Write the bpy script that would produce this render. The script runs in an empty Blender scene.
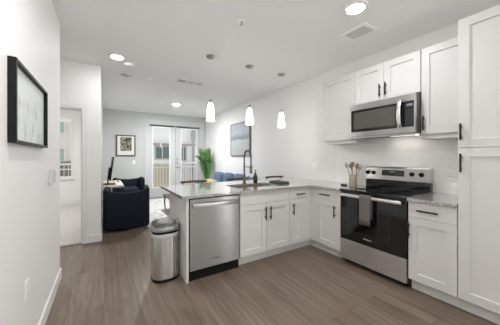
import bpy, bmesh, math, random
from mathutils import Vector, Matrix
random.seed(7)
PI = math.pi
C = bpy.context.scene.collection
scene = bpy.context.scene

# ------------------------------------------------------------------ camera, world, exposure
cam_data = bpy.data.cameras.new('camera')
cam = bpy.data.objects.new('camera', cam_data)
C.objects.link(cam)
cam_data.sensor_width = 36
cam_data.lens = 230.9 / 500 * 36
cam_data.shift_y = -5.1 / 500
cam_data.clip_start = 0.02
cam.location = (0, 0, 1.312)
cam.rotation_euler = (PI / 2, 0, -0.564)
scene.camera = cam

world = bpy.data.worlds.new('daylight')
scene.world = world
world.use_nodes = True
wn = world.node_tree.nodes
wn['Background'].inputs[0].default_value = (0.93, 0.97, 1.0, 1)
wn['Background'].inputs[1].default_value = 0.85

LED_POWER = 165.0          # emission of a ceiling disc light
PENDANT_POWER = 6.0
# added unseen strip light that puts the bright streak on the dishwasher
al = bpy.data.lights.new('side_streak_light', 'AREA')
al.shape = 'RECTANGLE'; al.size = 2.1; al.size_y = 0.09; al.energy = 21; al.color = (0.97, 0.985, 1.0)
alo = bpy.data.objects.new('side_streak_light', al); C.objects.link(alo)
alo.location = (3.14, -1.55, 1.25); alo.rotation_euler = (0, PI / 2, 0)
# added fill light behind the camera, tilted up to brighten the room
al = bpy.data.lights.new('rear_fill_light', 'AREA')
al.shape = 'RECTANGLE'; al.size = 2.3; al.size_y = 1.9; al.energy = 22; al.color = (0.95, 0.975, 1.0)
alo = bpy.data.objects.new('rear_fill_light', al); C.objects.link(alo)
alo.location = (0.9, -2.12, 1.25); alo.rotation_euler = (PI / 2 + 0.75, 0, 0)
vs = scene.view_settings
vs.view_transform = 'Standard'
vs.look = 'None'
vs.gamma = 1
vs.use_curve_mapping = False
vs.exposure = 0.67
scene.cycles.diffuse_bounces = 8
scene.cycles.max_bounces = 16
scene.cycles.transparent_max_bounces = 16
scene.cycles.sample_clamp_indirect = 6

# ------------------------------------------------------------------ materials
def mat(name, col, rough=0.5, metal=0.0, coat=0.0, emit=None, spec=0.5):
    m = bpy.data.materials.new(name)
    m.use_nodes = True
    b = m.node_tree.nodes['Principled BSDF']
    b.inputs['Base Color'].default_value = (*col, 1)
    b.inputs['Roughness'].default_value = rough
    b.inputs['Metallic'].default_value = metal
    b.inputs['Specular IOR Level'].default_value = spec
    b.inputs['Coat Weight'].default_value = coat
    if emit:
        b.inputs['Emission Color'].default_value = (*emit[0], 1)
        b.inputs['Emission Strength'].default_value = emit[1]
    return m

class N:
    """small helper round a node tree"""
    def __init__(s, m):
        s.t = m.node_tree
        s.b = s.t.nodes['Principled BSDF']
    def new(s, kind, **kw):
        n = s.t.nodes.new(kind)
        for k, v in kw.items():
            setattr(n, k, v)
        return n
    def link(s, a, b):
        s.t.links.new(a, b)
    def coord(s, scale=(1, 1, 1), swz=None):
        c = s.new('ShaderNodeTexCoord').outputs['Object']
        if swz:
            sp = s.new('ShaderNodeSeparateXYZ'); s.link(c, sp.inputs[0])
            cb = s.new('ShaderNodeCombineXYZ')
            for i, ax in enumerate(swz):
                if ax != '0':
                    s.link(sp.outputs[ax.upper()], cb.inputs[i])
            c = cb.outputs[0]
        mp = s.new('ShaderNodeMapping'); mp.inputs['Scale'].default_value = scale
        s.link(c, mp.inputs[0])
        return mp.outputs[0]
    def noise(s, vec, scale, detail=3, rough=0.5):
        n = s.new('ShaderNodeTexNoise')
        n.inputs['Scale'].default_value = scale
        n.inputs['Detail'].default_value = detail
        n.inputs['Roughness'].default_value = rough
        s.link(vec, n.inputs['Vector'])
        return n.outputs['Fac']
    def ramp(s, fac, stops, interp='LINEAR'):
        r = s.new('ShaderNodeValToRGB')
        r.color_ramp.interpolation = interp
        while len(r.color_ramp.elements) < len(stops):
            r.color_ramp.elements.new(0.5)
        for e, (p, c) in zip(r.color_ramp.elements, stops):
            e.position = p
            e.color = (*c, 1)
        s.link(fac, r.inputs[0])
        return r.outputs[0]
    def mix(s, a, b, fac, mode='MIX'):
        n = s.new('ShaderNodeMix', data_type='RGBA', blend_type=mode)
        if isinstance(fac, (int, float)):
            n.inputs[0].default_value = fac
        else:
            s.link(fac, n.inputs[0])
        for v, i in ((a, 6), (b, 7)):
            if isinstance(v, tuple):
                n.inputs[i].default_value = (*v, 1)
            else:
                s.link(v, n.inputs[i])
        return n.outputs[2]
    def bump(s, h, strength=0.2, dist=0.002):
        n = s.new('ShaderNodeBump')
        n.inputs['Strength'].default_value = strength
        n.inputs['Distance'].default_value = dist
        s.link(h, n.inputs['Height'])
        s.link(n.outputs[0], s.b.inputs['Normal'])
    def color(s, c):
        s.link(c, s.b.inputs['Base Color'])

def paint(name, col, rough=0.6):
    m = mat(name, col, rough, spec=0.3)
    n = N(m); n.bump(n.noise(n.coord(), 260, 2), 0.06, 0.001)
    return m

WALL = paint('wall_paint', (0.835, 0.823, 0.811))
WALLB = paint('grey_wall_paint', (0.575, 0.58, 0.565))
CEIL = paint('ceiling_paint', (0.94, 0.937, 0.93), 0.8)
DOORP = mat('grey_white_door_paint', (0.60, 0.61, 0.605), 0.45, spec=0.3)
DARKRAIL = mat('dark_shade_rail', (0.12, 0.12, 0.115), 0.6, spec=0.2)
TRIM = mat('white_trim_paint', (0.80, 0.795, 0.785), 0.4, spec=0.4)
CAB = mat('white_cabinet_lacquer', (0.665, 0.655, 0.635), 0.4, spec=0.35)
CABIN = mat('cabinet_carcass_board', (0.70, 0.69, 0.68), 0.5)
PLASTIC = mat('white_plastic', (0.90, 0.90, 0.89), 0.35)
BLACK = mat('black_metal', (0.014, 0.013, 0.012), 0.45, 0.0, spec=0.3)
BLACKP = mat('black_plastic', (0.007, 0.007, 0.007), 0.45, spec=0.2)
BGLASS = mat('black_glass', (0.006, 0.006, 0.007), 0.05, coat=0.5)
STEEL_BAR = mat('satin_steel_bar', (0.60, 0.595, 0.59), 0.36, 1.0)
CHROME = mat('polished_steel', (0.86, 0.855, 0.85), 0.25, 1.0)
NICKEL = mat('brushed_nickel', (0.45, 0.42, 0.39), 0.3, 1.0)
BRONZE = mat('brushed_bronze_tap', (0.20, 0.15, 0.115), 0.33, 0.8)
LETTER = mat('pale_lettering', (0.75, 0.75, 0.75), 0.4)
LETTERD = mat('dark_lettering', (0.06, 0.06, 0.06), 0.4)
DISPLAY = mat('grey_display', (0.22, 0.24, 0.25), 0.2)

def steel_mat(name, axes_scale, base=0.58, rough=0.3, aniso=0.0):
    m = mat(name, (base, base * 0.985, base * 0.965), rough, 1.0)
    n = N(m)
    f = n.noise(n.coord(axes_scale), 1.0, 4)
    r = n.new('ShaderNodeMapRange')
    r.inputs['To Min'].default_value = rough - 0.01
    r.inputs['To Max'].default_value = rough + 0.015
    n.link(f, r.inputs[0]); n.link(r.outputs[0], n.b.inputs['Roughness'])
    if aniso:
        n.b.inputs['Anisotropic'].default_value = aniso; n.b.inputs['Anisotropic Rotation'].default_value = 0.25
        ge = n.new('ShaderNodeNewGeometry')
        tg = n.new('ShaderNodeVectorMath', operation='CROSS_PRODUCT')
        tg.inputs[1].default_value = (0, 0, 1)
        n.link(ge.outputs['Normal'], tg.inputs[0])
        n.link(tg.outputs[0], n.b.inputs['Tangent'])
    return m
STEEL_V = steel_mat('steel_brushed_front', (260, 260, 2), 0.33, 0.30, 0.96)
STEEL_H = steel_mat('steel_brushed_sideways', (2, 2, 260), 0.66, 0.30, 0.93)
STEEL_CAN = steel_mat('steel_bin_brushed', (40, 40, 0.5), 0.60, 0.27, 0.9)

def floor_mat():
    m = mat('wood_plank_floor', (0.25, 0.19, 0.15), 0.36, spec=0.5)
    n = N(m)
    v = n.coord((1, 1, 1), 'yx0')
    br = n.new('ShaderNodeTexBrick')
    br.offset = 0.37
    br.inputs['Scale'].default_value = 1
    br.inputs['Brick Width'].default_value = 1.22
    br.inputs['Row Height'].default_value = 0.135
    br.inputs['Mortar Size'].default_value = 0.0016
    br.inputs['Mortar Smooth'].default_value = 0.2
    br.inputs['Color1'].default_value = (0, 0, 0, 1)
    br.inputs['Color2'].default_value = (1, 1, 1, 1)
    br.inputs['Mortar'].default_value = (0.5, 0.5, 0.5, 1)
    n.link(v, br.inputs['Vector'])
    plank = n.ramp(br.outputs['Color'], [(0, (0.158, 0.118, 0.084)), (0.5, (0.176, 0.131, 0.094)), (1, (0.194, 0.148, 0.109))])
    # grain runs along Y, shifted from plank to plank
    off = n.new('ShaderNodeVectorMath', operation='SCALE')
    off.inputs[3].default_value = 13.0
    n.link(br.outputs['Color'], off.inputs[0])
    add = n.new('ShaderNodeVectorMath', operation='ADD')
    n.link(n.coord((34, 1.5, 1)), add.inputs[0]); n.link(off.outputs[0], add.inputs[1])
    g = n.noise(add.outputs[0], 1.0, 7, 0.62)
    grain = n.ramp(g, [(0.28, (0.58, 0.56, 0.53)), (0.5, (1, 1, 1)), (0.72, (1.5, 1.5, 1.5))])
    c = n.mix(plank, grain, 0.9, 'MULTIPLY')
    c = n.mix(c, (0.115, 0.085, 0.063), br.outputs['Fac'])
    n.color(c)
    n.bump(g, 0.12, 0.002)
    return m
FLOOR = floor_mat()

def granite_mat():
    m = mat('speckled_granite', (0.6, 0.58, 0.56), 0.14, coat=0.8, spec=0.5)
    n = N(m)
    v = n.coord()
    a = n.noise(v, 130, 3, 0.7)
    c1 = n.ramp(a, [(0.36, (0.045, 0.04, 0.035)), (0.45, (0.29, 0.27, 0.245)), (0.55, (0.51, 0.49, 0.465)), (0.69, (0.72, 0.71, 0.69))])
    vo = n.new('ShaderNodeTexVoronoi'); vo.inputs['Scale'].default_value = 140
    n.link(v, vo.inputs['Vector'])
    sep = n.new('ShaderNodeSeparateColor'); n.link(vo.outputs['Color'], sep.inputs[0])
    sp = n.ramp(sep.outputs[0], [(0.0, (0, 0, 0)), (0.86, (0, 0, 0)), (0.90, (1, 1, 1))])
    c = n.mix(c1, (0.13, 0.11, 0.10), sp)
    n.color(c)
    return m
GRANITE = granite_mat()

def tile_mat():
    m = mat('white_subway_tile', (0.8, 0.8, 0.79), 0.15, spec=0.5)
    n = N(m)
    br = n.new('ShaderNodeTexBrick')
    br.offset = 0.5
    br.inputs['Scale'].default_value = 1
    br.inputs['Brick Width'].default_value = 0.30
    br.inputs['Row Height'].default_value = 0.10
    br.inputs['Mortar Size'].default_value = 0.0016
    br.inputs['Color1'].default_value = (0.93, 0.92, 0.905, 1)
    br.inputs['Color2'].default_value = (0.90, 0.89, 0.875, 1)
    br.inputs['Mortar'].default_value = (0.79, 0.78, 0.765, 1)
    n.link(n.coord((1, 1, 1), 'yz0'), br.inputs['Vector'])
    n.color(br.outputs['Color'])
    n.bump(br.outputs['Fac'], -0.3, 0.002)
    return m
TILE = tile_mat()

def fabric(name, c1, c2, scale=300, rough=0.9):
    m = mat(name, c1, rough, spec=0.15)
    n = N(m)
    f = n.noise(n.coord(), scale, 3)
    n.color(n.ramp(f, [(0.3, c1), (0.7, c2)]))
    n.bump(f, 0.3, 0.002)
    return m
NAVY = fabric('navy_upholstery', (0.011, 0.014, 0.023), (0.017, 0.021, 0.033))
NAVYSEAT = fabric('navy_seat_fabric', (0.018, 0.022, 0.034), (0.026, 0.032, 0.048))
BLUE = fabric('blue_cushion_fabric', (0.10, 0.155, 0.235), (0.145, 0.21, 0.30))
SOFAFAB = fabric('blue_sofa_fabric', (0.07, 0.125, 0.22), (0.10, 0.165, 0.28))
TAN = fabric('tan_pillow_fabric', (0.50, 0.37, 0.24), (0.60, 0.46, 0.31), 120)
TOWELM = fabric('grey_towel_terry', (0.115, 0.11, 0.105), (0.18, 0.172, 0.165), 220)
MATCLOTH = fabric('dark_dish_cloth', (0.07, 0.068, 0.066), (0.11, 0.105, 0.10), 220)
BAG = mat('translucent_bin_bag', (0.52, 0.52, 0.515), 0.35)
CARPET = fabric('bedroom_carpet', (0.50, 0.46, 0.43), (0.66, 0.63, 0.60), 40)

def rug_mat():
    m = mat('mottled_rug', (0.6, 0.58, 0.56), 0.95, spec=0.1)
    n = N(m)
    f = n.noise(n.coord((1, 1, 1)), 8, 6, 0.72)
    n.color(n.ramp(f, [(0.34, (0.28, 0.25, 0.23)), (0.44, (0.58, 0.56, 0.53)), (0.54, (0.72, 0.70, 0.67)), (0.7, (0.62, 0.60, 0.565))]))
    n.bump(n.noise(n.coord(), 300, 2), 0.4, 0.004)
    return m
RUG = rug_mat()

def wood(name, c1, c2, scale=(3, 40, 40)):
    m = mat(name, c1, 0.45)
    n = N(m)
    f = n.noise(n.coord(scale), 1.0, 5, 0.6)
    n.color(n.ramp(f, [(0.3, c1), (0.7, c2)]))
    return m
STOOLWOOD = wood('walnut_stool_wood', (0.10, 0.05, 0.035), (0.15, 0.08, 0.055))
DESKWOOD = wood('light_oak_desk', (0.52, 0.40, 0.30), (0.66, 0.54, 0.42), (40, 3, 40))
UTWOOD = wood('beech_utensil_wood', (0.26, 0.18, 0.12), (0.36, 0.26, 0.18), (40, 40, 5))
PALEWOOD = wood('pale_utensil_wood', (0.38, 0.31, 0.24), (0.48, 0.40, 0.32), (40, 40, 5))
DARKWOOD = wood('dark_table_wood', (0.05, 0.03, 0.022), (0.09, 0.055, 0.04))
CROCK = fabric('taupe_crock', (0.40, 0.34, 0.27), (0.48, 0.41, 0.33), 60, 0.6)

def glass_mat(name, tint=(1, 1, 1), refl=0.08):
    m = bpy.data.materials.new(name)
    m.use_nodes = True
    t = m.node_tree
    t.nodes.remove(t.nodes['Principled BSDF'])
    tr = t.nodes.new('ShaderNodeBsdfTransparent'); tr.inputs[0].default_value = (*tint, 1)
    gl = t.nodes.new('ShaderNodeBsdfGlossy'); gl.inputs['Roughness'].default_value = 0.02
    fr = t.nodes.new('ShaderNodeLayerWeight'); fr.inputs['Blend'].default_value = 0.5
    pw = t.nodes.new('ShaderNodeMath'); pw.operation = 'POWER'; pw.inputs[1].default_value = 4.5
    ml = t.nodes.new('ShaderNodeMath'); ml.operation = 'MULTIPLY_ADD'; ml.inputs[1].default_value = refl; ml.inputs[2].default_value = 0.03
    t.links.new(fr.outputs['Facing'], pw.inputs[0]); t.links.new(pw.outputs[0], ml.inputs[0])
    mx = t.nodes.new('ShaderNodeMixShader')
    t.links.new(ml.outputs[0], mx.inputs[0])
    t.links.new(tr.outputs[0], mx.inputs[1]); t.links.new(gl.outputs[0], mx.inputs[2])
    t.links.new(mx.outputs[0], t.nodes['Material Output'].inputs[0])
    return m
GLASS = glass_mat('window_glass', (0.97, 0.98, 0.98), 0.5)
PICGLASS = glass_mat('picture_glass', (0.97, 0.98, 0.98), 0.15)

def lamp_mat(name, col, strength):
    return mat(name, (0.9, 0.9, 0.88), 0.4, emit=(col, strength))
LED = lamp_mat('lit_disc_lens', (0.96, 0.98, 1.0), LED_POWER)
LED_HALL = lamp_mat('lit_disc_lens_hall', (0.98, 0.985, 1.0), LED_POWER * 0.55)
BED_FILL = lamp_mat('bedroom_fill_lens', (0.96, 0.98, 1.0), LED_POWER * 2.8)  # lens of the unseen lamp added to brighten the bedroom
LED_LIVING = lamp_mat('lit_disc_lens_living', (0.96, 0.98, 1.0), LED_POWER * 5.2)
SHADE = lamp_mat('lit_opal_glass', (1.0, 0.975, 0.94), PENDANT_POWER)
TASK = lamp_mat('lit_task_lens', (1.0, 0.95, 0.88), 5.0)

def siding_mat(name, col, step=0.14):
    m = mat(name, col, 0.7)
    n = N(m)
    w = n.new('ShaderNodeTexWave', wave_type='BANDS', bands_direction='Z', wave_profile='SAW')
    w.inputs['Scale'].default_value = 1.0 / step / 3.1831 * 0.5 * 2
    n.link(n.coord(), w.inputs['Vector'])
    n.bump(w.outputs['Fac'], 0.6, 0.01)
    return m
SIDING = siding_mat('white_lap_siding', (0.80, 0.775, 0.76))
STUCCO = paint('tan_stucco', (0.42, 0.34, 0.26), 0.9)
STUCCOP = paint('pinkish_stucco', (0.46, 0.41, 0.38), 0.9)
STUCCOB = paint('beige_stucco', (0.62, 0.57, 0.51), 0.9)
EXTTRIM = mat('brown_grey_trim', (0.34, 0.29, 0.25), 0.6)
EXTFRAME = mat('greige_window_frame', (0.46, 0.43, 0.40), 0.6)
EXTBROWN = mat('dark_brown_boards', (0.13, 0.105, 0.08), 0.8)
EXTGREY = mat('grey_metal_downspout', (0.33, 0.32, 0.31), 0.5, 0.3)
EXTGLASS = mat('teal_window_glass', (0.10, 0.13, 0.13), 0.08)
GREENGLASS = mat('greenish_window_glass', (0.30, 0.38, 0.34), 0.15)
CONCRETE = paint('balcony_concrete', (0.50, 0.49, 0.47), 0.9)

def leaf_mat():
    m = mat('palm_leaf', (0.08, 0.28, 0.06), 0.45)
    n = N(m)
    f = n.noise(n.coord(), 9, 3)
    n.color(n.ramp(f, [(0.3, (0.045, 0.15, 0.035)), (0.7, (0.20, 0.40, 0.14))]))
    return m
LEAF = leaf_mat()
STEM = mat('palm_stem', (0.22, 0.33, 0.10), 0.6)
BASKET = fabric('woven_basket', (0.45, 0.33, 0.20), (0.58, 0.45, 0.30), 60)
SOIL = mat('potting_soil', (0.05, 0.035, 0.025), 0.95)
AMBER = mat('dark_soap_bottle', (0.03, 0.022, 0.018), 0.15)
SINKM = mat('stainless_sink', (0.50, 0.46, 0.42), 0.32, 0.9)

# ------------------------------------------------------------------ mesh helpers (world coordinates)
def BM():
    return bmesh.new()

def bx(bm, p0, p1, bev=0.0, seg=1):
    a = [min(p0[i], p1[i]) for i in range(3)]
    b = [max(p0[i], p1[i]) for i in range(3)]
    r = bmesh.ops.create_cube(bm, size=1)
    for v in r['verts']:
        v.co = Vector([(a[i] + b[i]) / 2 + v.co[i] * (b[i] - a[i]) for i in range(3)])
    if bev > 0:
        es = list({e for v in r['verts'] for e in v.link_edges})
        bmesh.ops.bevel(bm, geom=es, offset=bev, segments=seg, affect='EDGES', profile=0.5)
    return bm

def rings(bm, rs, cap0=True, cap1=True, closed=True):
    """skin a list of rings of equal length"""
    vr = [[bm.verts.new(p) for p in r] for r in rs]
    n = len(rs[0])
    m = n if closed else n - 1
    for a, b in zip(vr, vr[1:]):
        for i in range(m):
            j = (i + 1) % n
            bm.faces.new((a[i], a[j], b[j], b[i]))
    if cap0: bm.faces.new(list(reversed(vr[0])))
    if cap1: bm.faces.new(vr[-1])
    return bm

def lathe(bm, prof, c, seg=32, cap0=True, cap1=True, axis='z', sx=1, sy=1):
    rs = []
    for r, z in prof:
        ring = []
        for k in range(seg):
            t = 2 * PI * k / seg
            p = (r * math.cos(t) * sx, r * math.sin(t) * sy, z)
            if axis == 'x': p = (p[2], p[0], p[1])
            if axis == 'y': p = (p[0], p[2], p[1])
            ring.append((c[0] + p[0], c[1] + p[1], c[2] + p[2]))
        rs.append(ring)
    return rings(bm, rs, cap0, cap1)

def tube(bm, pts, r, seg=10, caps=True):
    pts = [Vector(p) for p in pts]
    rr = r if isinstance(r, (list, tuple)) else [r] * len(pts)
    t0 = (pts[1] - pts[0]).normalized()
    up = Vector((0, 0, 1)) if abs(t0.z) < 0.9 else Vector((1, 0, 0))
    nrm = (up - t0 * up.dot(t0)).normalized()
    rs = []
    for i, p in enumerate(pts):
        if i == 0: t = pts[1] - pts[0]
        elif i == len(pts) - 1: t = pts[-1] - pts[-2]
        else: t = (pts[i + 1] - pts[i]).normalized() + (pts[i] - pts[i - 1]).normalized()
        t.normalize()
        nrm = (nrm - t * nrm.dot(t)).normalized()
        bi = t.cross(nrm)
        rs.append([p + (nrm * math.cos(2 * PI * k / seg) + bi * math.sin(2 * PI * k / seg)) * rr[i] for k in range(seg)])
    return rings(bm, rs, caps, caps)

def cyl(bm, p0, p1, r, seg=20):
    return tube(bm, [p0, p1], r, seg)

def rrect(cx, cy, hx, hy, rad, z, n=6):
    out = []
    for q, (sx, sy) in enumerate(((1, 1), (-1, 1), (-1, -1), (1, -1))):
        for k in range(n + 1):
            t = q * PI / 2 + k / n * PI / 2
            out.append((cx + sx * (hx - rad) + rad * math.cos(t), cy + sy * (hy - rad) + rad * math.sin(t), z))
    return out

ORIGIN = {}
def place(o, parent=None):
    C.objects.link(o)
    if parent is not None:
        o.parent = parent
        ORIGIN[o.name] = ORIGIN[parent.name]
    return o

def obj(name, bm, m, parent=None, smooth=False, bevel=0.0):
    """link a bmesh built in world coordinates as ONE mesh object"""
    bmesh.ops.recalc_face_normals(bm, faces=bm.faces[:])
    org = ORIGIN[parent.name] if parent is not None else None
    if org is None:
        xs = [v.co for v in bm.verts]
        lo = Vector([min(v[i] for v in xs) for i in range(3)])
        hi = Vector([max(v[i] for v in xs) for i in range(3)])
        org = Vector(((lo.x + hi.x) / 2, (lo.y + hi.y) / 2, lo.z))
        if m in (FLOOR, TILE, CARPET): org = Vector((0, 0, 0))
    bm.transform(Matrix.Translation(-org))
    me = bpy.data.meshes.new(name)
    bm.to_mesh(me); bm.free()
    me.materials.append(m)
    if smooth:
        for p in me.polygons: p.use_smooth = True
    o = bpy.data.objects.new(name, me)
    C.objects.link(o)
    ORIGIN[o.name] = org
    if parent is not None:
        o.parent = parent
    else:
        o.location = org
    if smooth:
        es = o.modifiers.new('edge_split', 'EDGE_SPLIT'); es.split_angle = math.radians(38)
    if bevel:
        bv = o.modifiers.new('soft_edges', 'BEVEL'); bv.width = bevel; bv.segments = 2
        bv.limit_method = 'ANGLE'; bv.angle_limit = math.radians(50)
    return o

def thing(name, label, cat, loc, group=None):
    o = bpy.data.objects.new(name, None)
    o.empty_display_size = 0.05
    C.objects.link(o)
    o.location = loc
    ORIGIN[o.name] = Vector(loc)
    tag(o, label, cat, group)
    return o

def tag(o, label, cat, group=None):
    o['label'] = label; o['category'] = cat
    if group: o['group'] = group
    return o

def struct(name, bm, m, parent=None, smooth=False, bevel=0.0):
    o = obj(name, bm, m, parent, smooth, bevel)
    if parent is None: o['kind'] = 'structure'
    return o

def dup(root, loc, rz=0.0, label=None):
    r = root.copy(); C.objects.link(r); r.location = loc
    r.rotation_euler = (0, 0, rz)
    if label: r['label'] = label
    ORIGIN[r.name] = Vector(loc)
    for ch in list(root.children):
        c = ch.copy(); C.objects.link(c); c.parent = r
        for g in list(ch.children):
            d = g.copy(); C.objects.link(d); d.parent = c
    return r

def lettering(text, size, loc, rot, m, parent, name='lettering'):
    cu = bpy.data.curves.new(name, 'FONT')
    cu.body = text; cu.size = size; cu.extrude = 0.0006
    cu.align_x = 'CENTER'; cu.align_y = 'CENTER'
    cu.materials.append(m)
    tmp = bpy.data.objects.new('tmp_text', cu)
    C.objects.link(tmp)
    me = bpy.data.meshes.new_from_object(tmp.evaluated_get(bpy.context.evaluated_depsgraph_get()))
    bpy.data.objects.remove(tmp)
    me.name = name
    o = bpy.data.objects.new(name, me)
    C.objects.link(o); o.parent = parent
    o.location = Vector(loc) - ORIGIN[parent.name]
    o.rotation_euler = rot
    return o

# ------------------------------------------------------------------ dimensions
H = 2.75
XL, XR = -0.403, 3.17
YB = 8.05            # patio wall
YE, YH = 3.22, 4.32  # end of left wall, hall wall
XH = -0.04           # corner of hall wall / left wall of the living area
YR = -2.2            # wall behind the camera
CT = 0.915           # counter top

# ------------------------------------------------------------------ room shell
struct('floor', bx(BM(), (-3.3, YR - 0.1, -0.12), (XR + 0.12, YB + 0.14, 0)), FLOOR)
struct('ceiling', bx(BM(), (-3.3, YR - 0.1, H), (XR + 0.12, YB + 0.14, H + 0.12)), CEIL)
struct('wall_left', bx(BM(), (XL - 0.13, YR, 0), (XL, YE, H), 0.004), WALL)
struct('wall_right', bx(BM(), (XR, YR - 0.1, 0), (XR + 0.12, YB + 0.14, H)), WALL)
struct('wall_rear', bx(BM(), (XL - 0.13, YR - 0.1, 0), (XR, YR, H)), WALL)
struct('wall_hall_end', bx(BM(), (-1.75, YE - 0.12, 0), (-1.63, YH, H)), WALL)
struct('wall_hall_front', bx(BM(), (-1.63, YE - 0.12, 0), (XL - 0.13, YE, H)), WALL)
# hall wall with the bedroom doorway
DX0, DX1, DZ = -1.06, -0.281, 2.045
bm = BM()
bx(bm, (-3.2, YH, 0), (DX0, YH + 0.12, H))
bx(bm, (DX0, YH, DZ), (DX1, YH + 0.12, H))
bx(bm, (DX1, YH, 0), (XH, YH + 0.12, H))
struct('wall_hall', bm, WALL)
struct('wall_living', bx(BM(), (XH - 0.12, YH + 0.12, 0), (XH, YB, H)), WALLB)
# patio wall: openings for the two doors and the bedroom window
PX0, PX1, PZ = 1.20, 2.96, 2.42
BWX0, BWX1, BWZ0, BWZ1 = -1.75, -0.74, 0.74, 2.43
bm = BM()
bx(bm, (XH, YB, 0), (PX0, YB + 0.14, H))
bx(bm, (PX0, YB, PZ), (PX1, YB + 0.14, H))
bx(bm, (PX1, YB, 0), (XR, YB + 0.14, H))
struct('wall_back', bm, WALLB)
bm = BM()
bx(bm, (-3.2, YB, 0), (BWX0, YB + 0.14, H))
bx(bm, (BWX1, YB, 0), (XH, YB + 0.14, H))
bx(bm, (BWX0, YB, 0), (BWX1, YB + 0.14, BWZ0))
bx(bm, (BWX0, YB, BWZ1), (BWX1, YB + 0.14, H))
struct('wall_bedroom_back', bm, WALL)
struct('wall_bedroom_left', bx(BM(), (-3.3, YH, 0), (-3.2, YB + 0.14, H)), WALL)
struct('floor_bedroom', bx(BM(), (-3.2, YH + 0.06, 0.001), (XH - 0.12, YB, 0.012)), CARPET)
o = struct('trim_threshold', bx(BM(), (DX0, YH - 0.005, 0.0), (DX1, YH + 0.06, 0.014), 0.003), EXTTRIM)

# backsplash
struct('wall_backsplash', bx(BM(), (XR - 0.008, 0.725, CT), (XR - 0.0005, 2.402, 1.60)), TILE)

# baseboards
def board(name, p0, p1):
    struct(name, bx(BM(), p0, p1, 0.003), TRIM)
BH = 0.11
board('baseboard_left', (XL, YR, 0), (XL + 0.014, YE + 0.014, BH))
board('baseboard_left_end', (XL - 0.13, YE, 0), (XL - 0.0005, YE + 0.014, BH))
board('baseboard_hall', (DX1 + 0.078, YH - 0.014, 0), (XH + 0.014, YH, BH))
board('baseboard_living', (XH, YH + 0.0005, 0), (XH + 0.014, YB, BH))
board('baseboard_back', (XH + 0.015, YB - 0.014, 0), (PX0 - 0.09, YB, BH))
board('baseboard_right', (XR - 0.014, 3.13, 0), (XR, YB, BH))
board('baseboard_bedroom', (-3.2, YB - 0.014, 0.0125), (XH - 0.12, YB, BH + 0.02))

# bedroom door casing
bm = BM()
cw, ct = 0.075, 0.016
bx(bm, (DX0 - cw, YH - ct, 0), (DX0, YH - 0.0002, DZ + cw), 0.003)
bx(bm, (DX1, YH - ct, 0), (DX1 + cw, YH - 0.0002, DZ + cw), 0.003)
bx(bm, (DX0, YH - ct, DZ), (DX1, YH - 0.0002, DZ + cw), 0.003)
bx(bm, (DX1 - 0.012, YH - 0.001, 0.014), (DX1 - 0.0003, YH + 0.125, DZ), 0.001)
bx(bm, (DX0 + 0.0003, YH - 0.001, 0.014), (DX0 + 0.012, YH + 0.125, DZ), 0.001)
bx(bm, (DX0 + 0.012, YH - 0.001, DZ - 0.012), (DX1 - 0.012, YH + 0.125, DZ - 0.0003), 0.001)
t1 = struct('trim_1', bm, TRIM)
obj('strike_plate', bx(BM(), (DX1 - 0.0145, YH + 0.055, 0.96), (DX1 - 0.012, YH + 0.085, 1.04)), BLACK, t1)

# bedroom window
bm = BM()
fw = 0.05
bx(bm, (BWX0, YB - 0.01, BWZ0), (BWX0 + fw, YB + 0.09, BWZ1))
bx(bm, (BWX1 - fw * 0.6, YB - 0.01, BWZ0), (BWX1, YB + 0.09, BWZ1))
bx(bm, (BWX0 + fw, YB - 0.01, BWZ1 - fw), (BWX1 - fw * 0.6, YB + 0.09, BWZ1))
bx(bm, (BWX0 + fw, YB - 0.01, BWZ0), (BWX1 - fw * 0.6, YB + 0.09, BWZ0 + fw))
w1 = struct('window_1', bm, TRIM)
obj('pane', bx(BM(), (BWX0 + fw, YB + 0.04, BWZ0 + fw), (BWX1 - fw * 0.6, YB + 0.046, BWZ1 - fw)), GLASS, w1)
obj('window_sill', bx(BM(), (BWX0 - 0.03, YB - 0.05, BWZ0 - 0.035), (BWX1 + 0.03, YB - 0.0005, BWZ0 - 0.001), 0.004), TRIM, w1)
obj('blind_head', bx(BM(), (BWX0 + fw, YB - 0.01, BWZ1 - fw - 0.10), (BWX1 - fw * 0.6, YB + 0.03, BWZ1 - fw), 0.004), PLASTIC, w1)

# patio doors
bm = BM()
c = 0.085
bx(bm, (PX0 - c - 0.03, YB - 0.02, 0), (PX0 - 0.03, YB - 0.0003, PZ + c + 0.02), 0.004)
bx(bm, (PX1 + 0.03, YB - 0.02, 0), (PX1 + 0.03 + c, YB - 0.0003, PZ + c + 0.02), 0.004)
bx(bm, (PX0 - 0.03, YB - 0.02, PZ + 0.02), (PX1 + 0.03, YB - 0.0003, PZ + c + 0.02), 0.004)
struct('trim_2', bm, DOORP)
bm = BM()
bx(bm, (PX0 - 0.03, YB - 0.016, 0), (PX0 + 0.02, YB + 0.13, PZ + 0.02), 0.003)
bx(bm, (PX1 - 0.02, YB - 0.016, 0), (PX1 + 0.03, YB + 0.13, PZ + 0.02), 0.003)
bx(bm, (PX0 + 0.02, YB - 0.016, PZ - 0.03), (PX1 - 0.02, YB + 0.13, PZ + 0.02), 0.003)
bx(bm, (PX0 + 0.02, YB - 0.01, 0), (PX1 - 0.02, YB + 0.13, 0.03), 0.003)
struct('trim_3', bm, DOORP)
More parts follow.
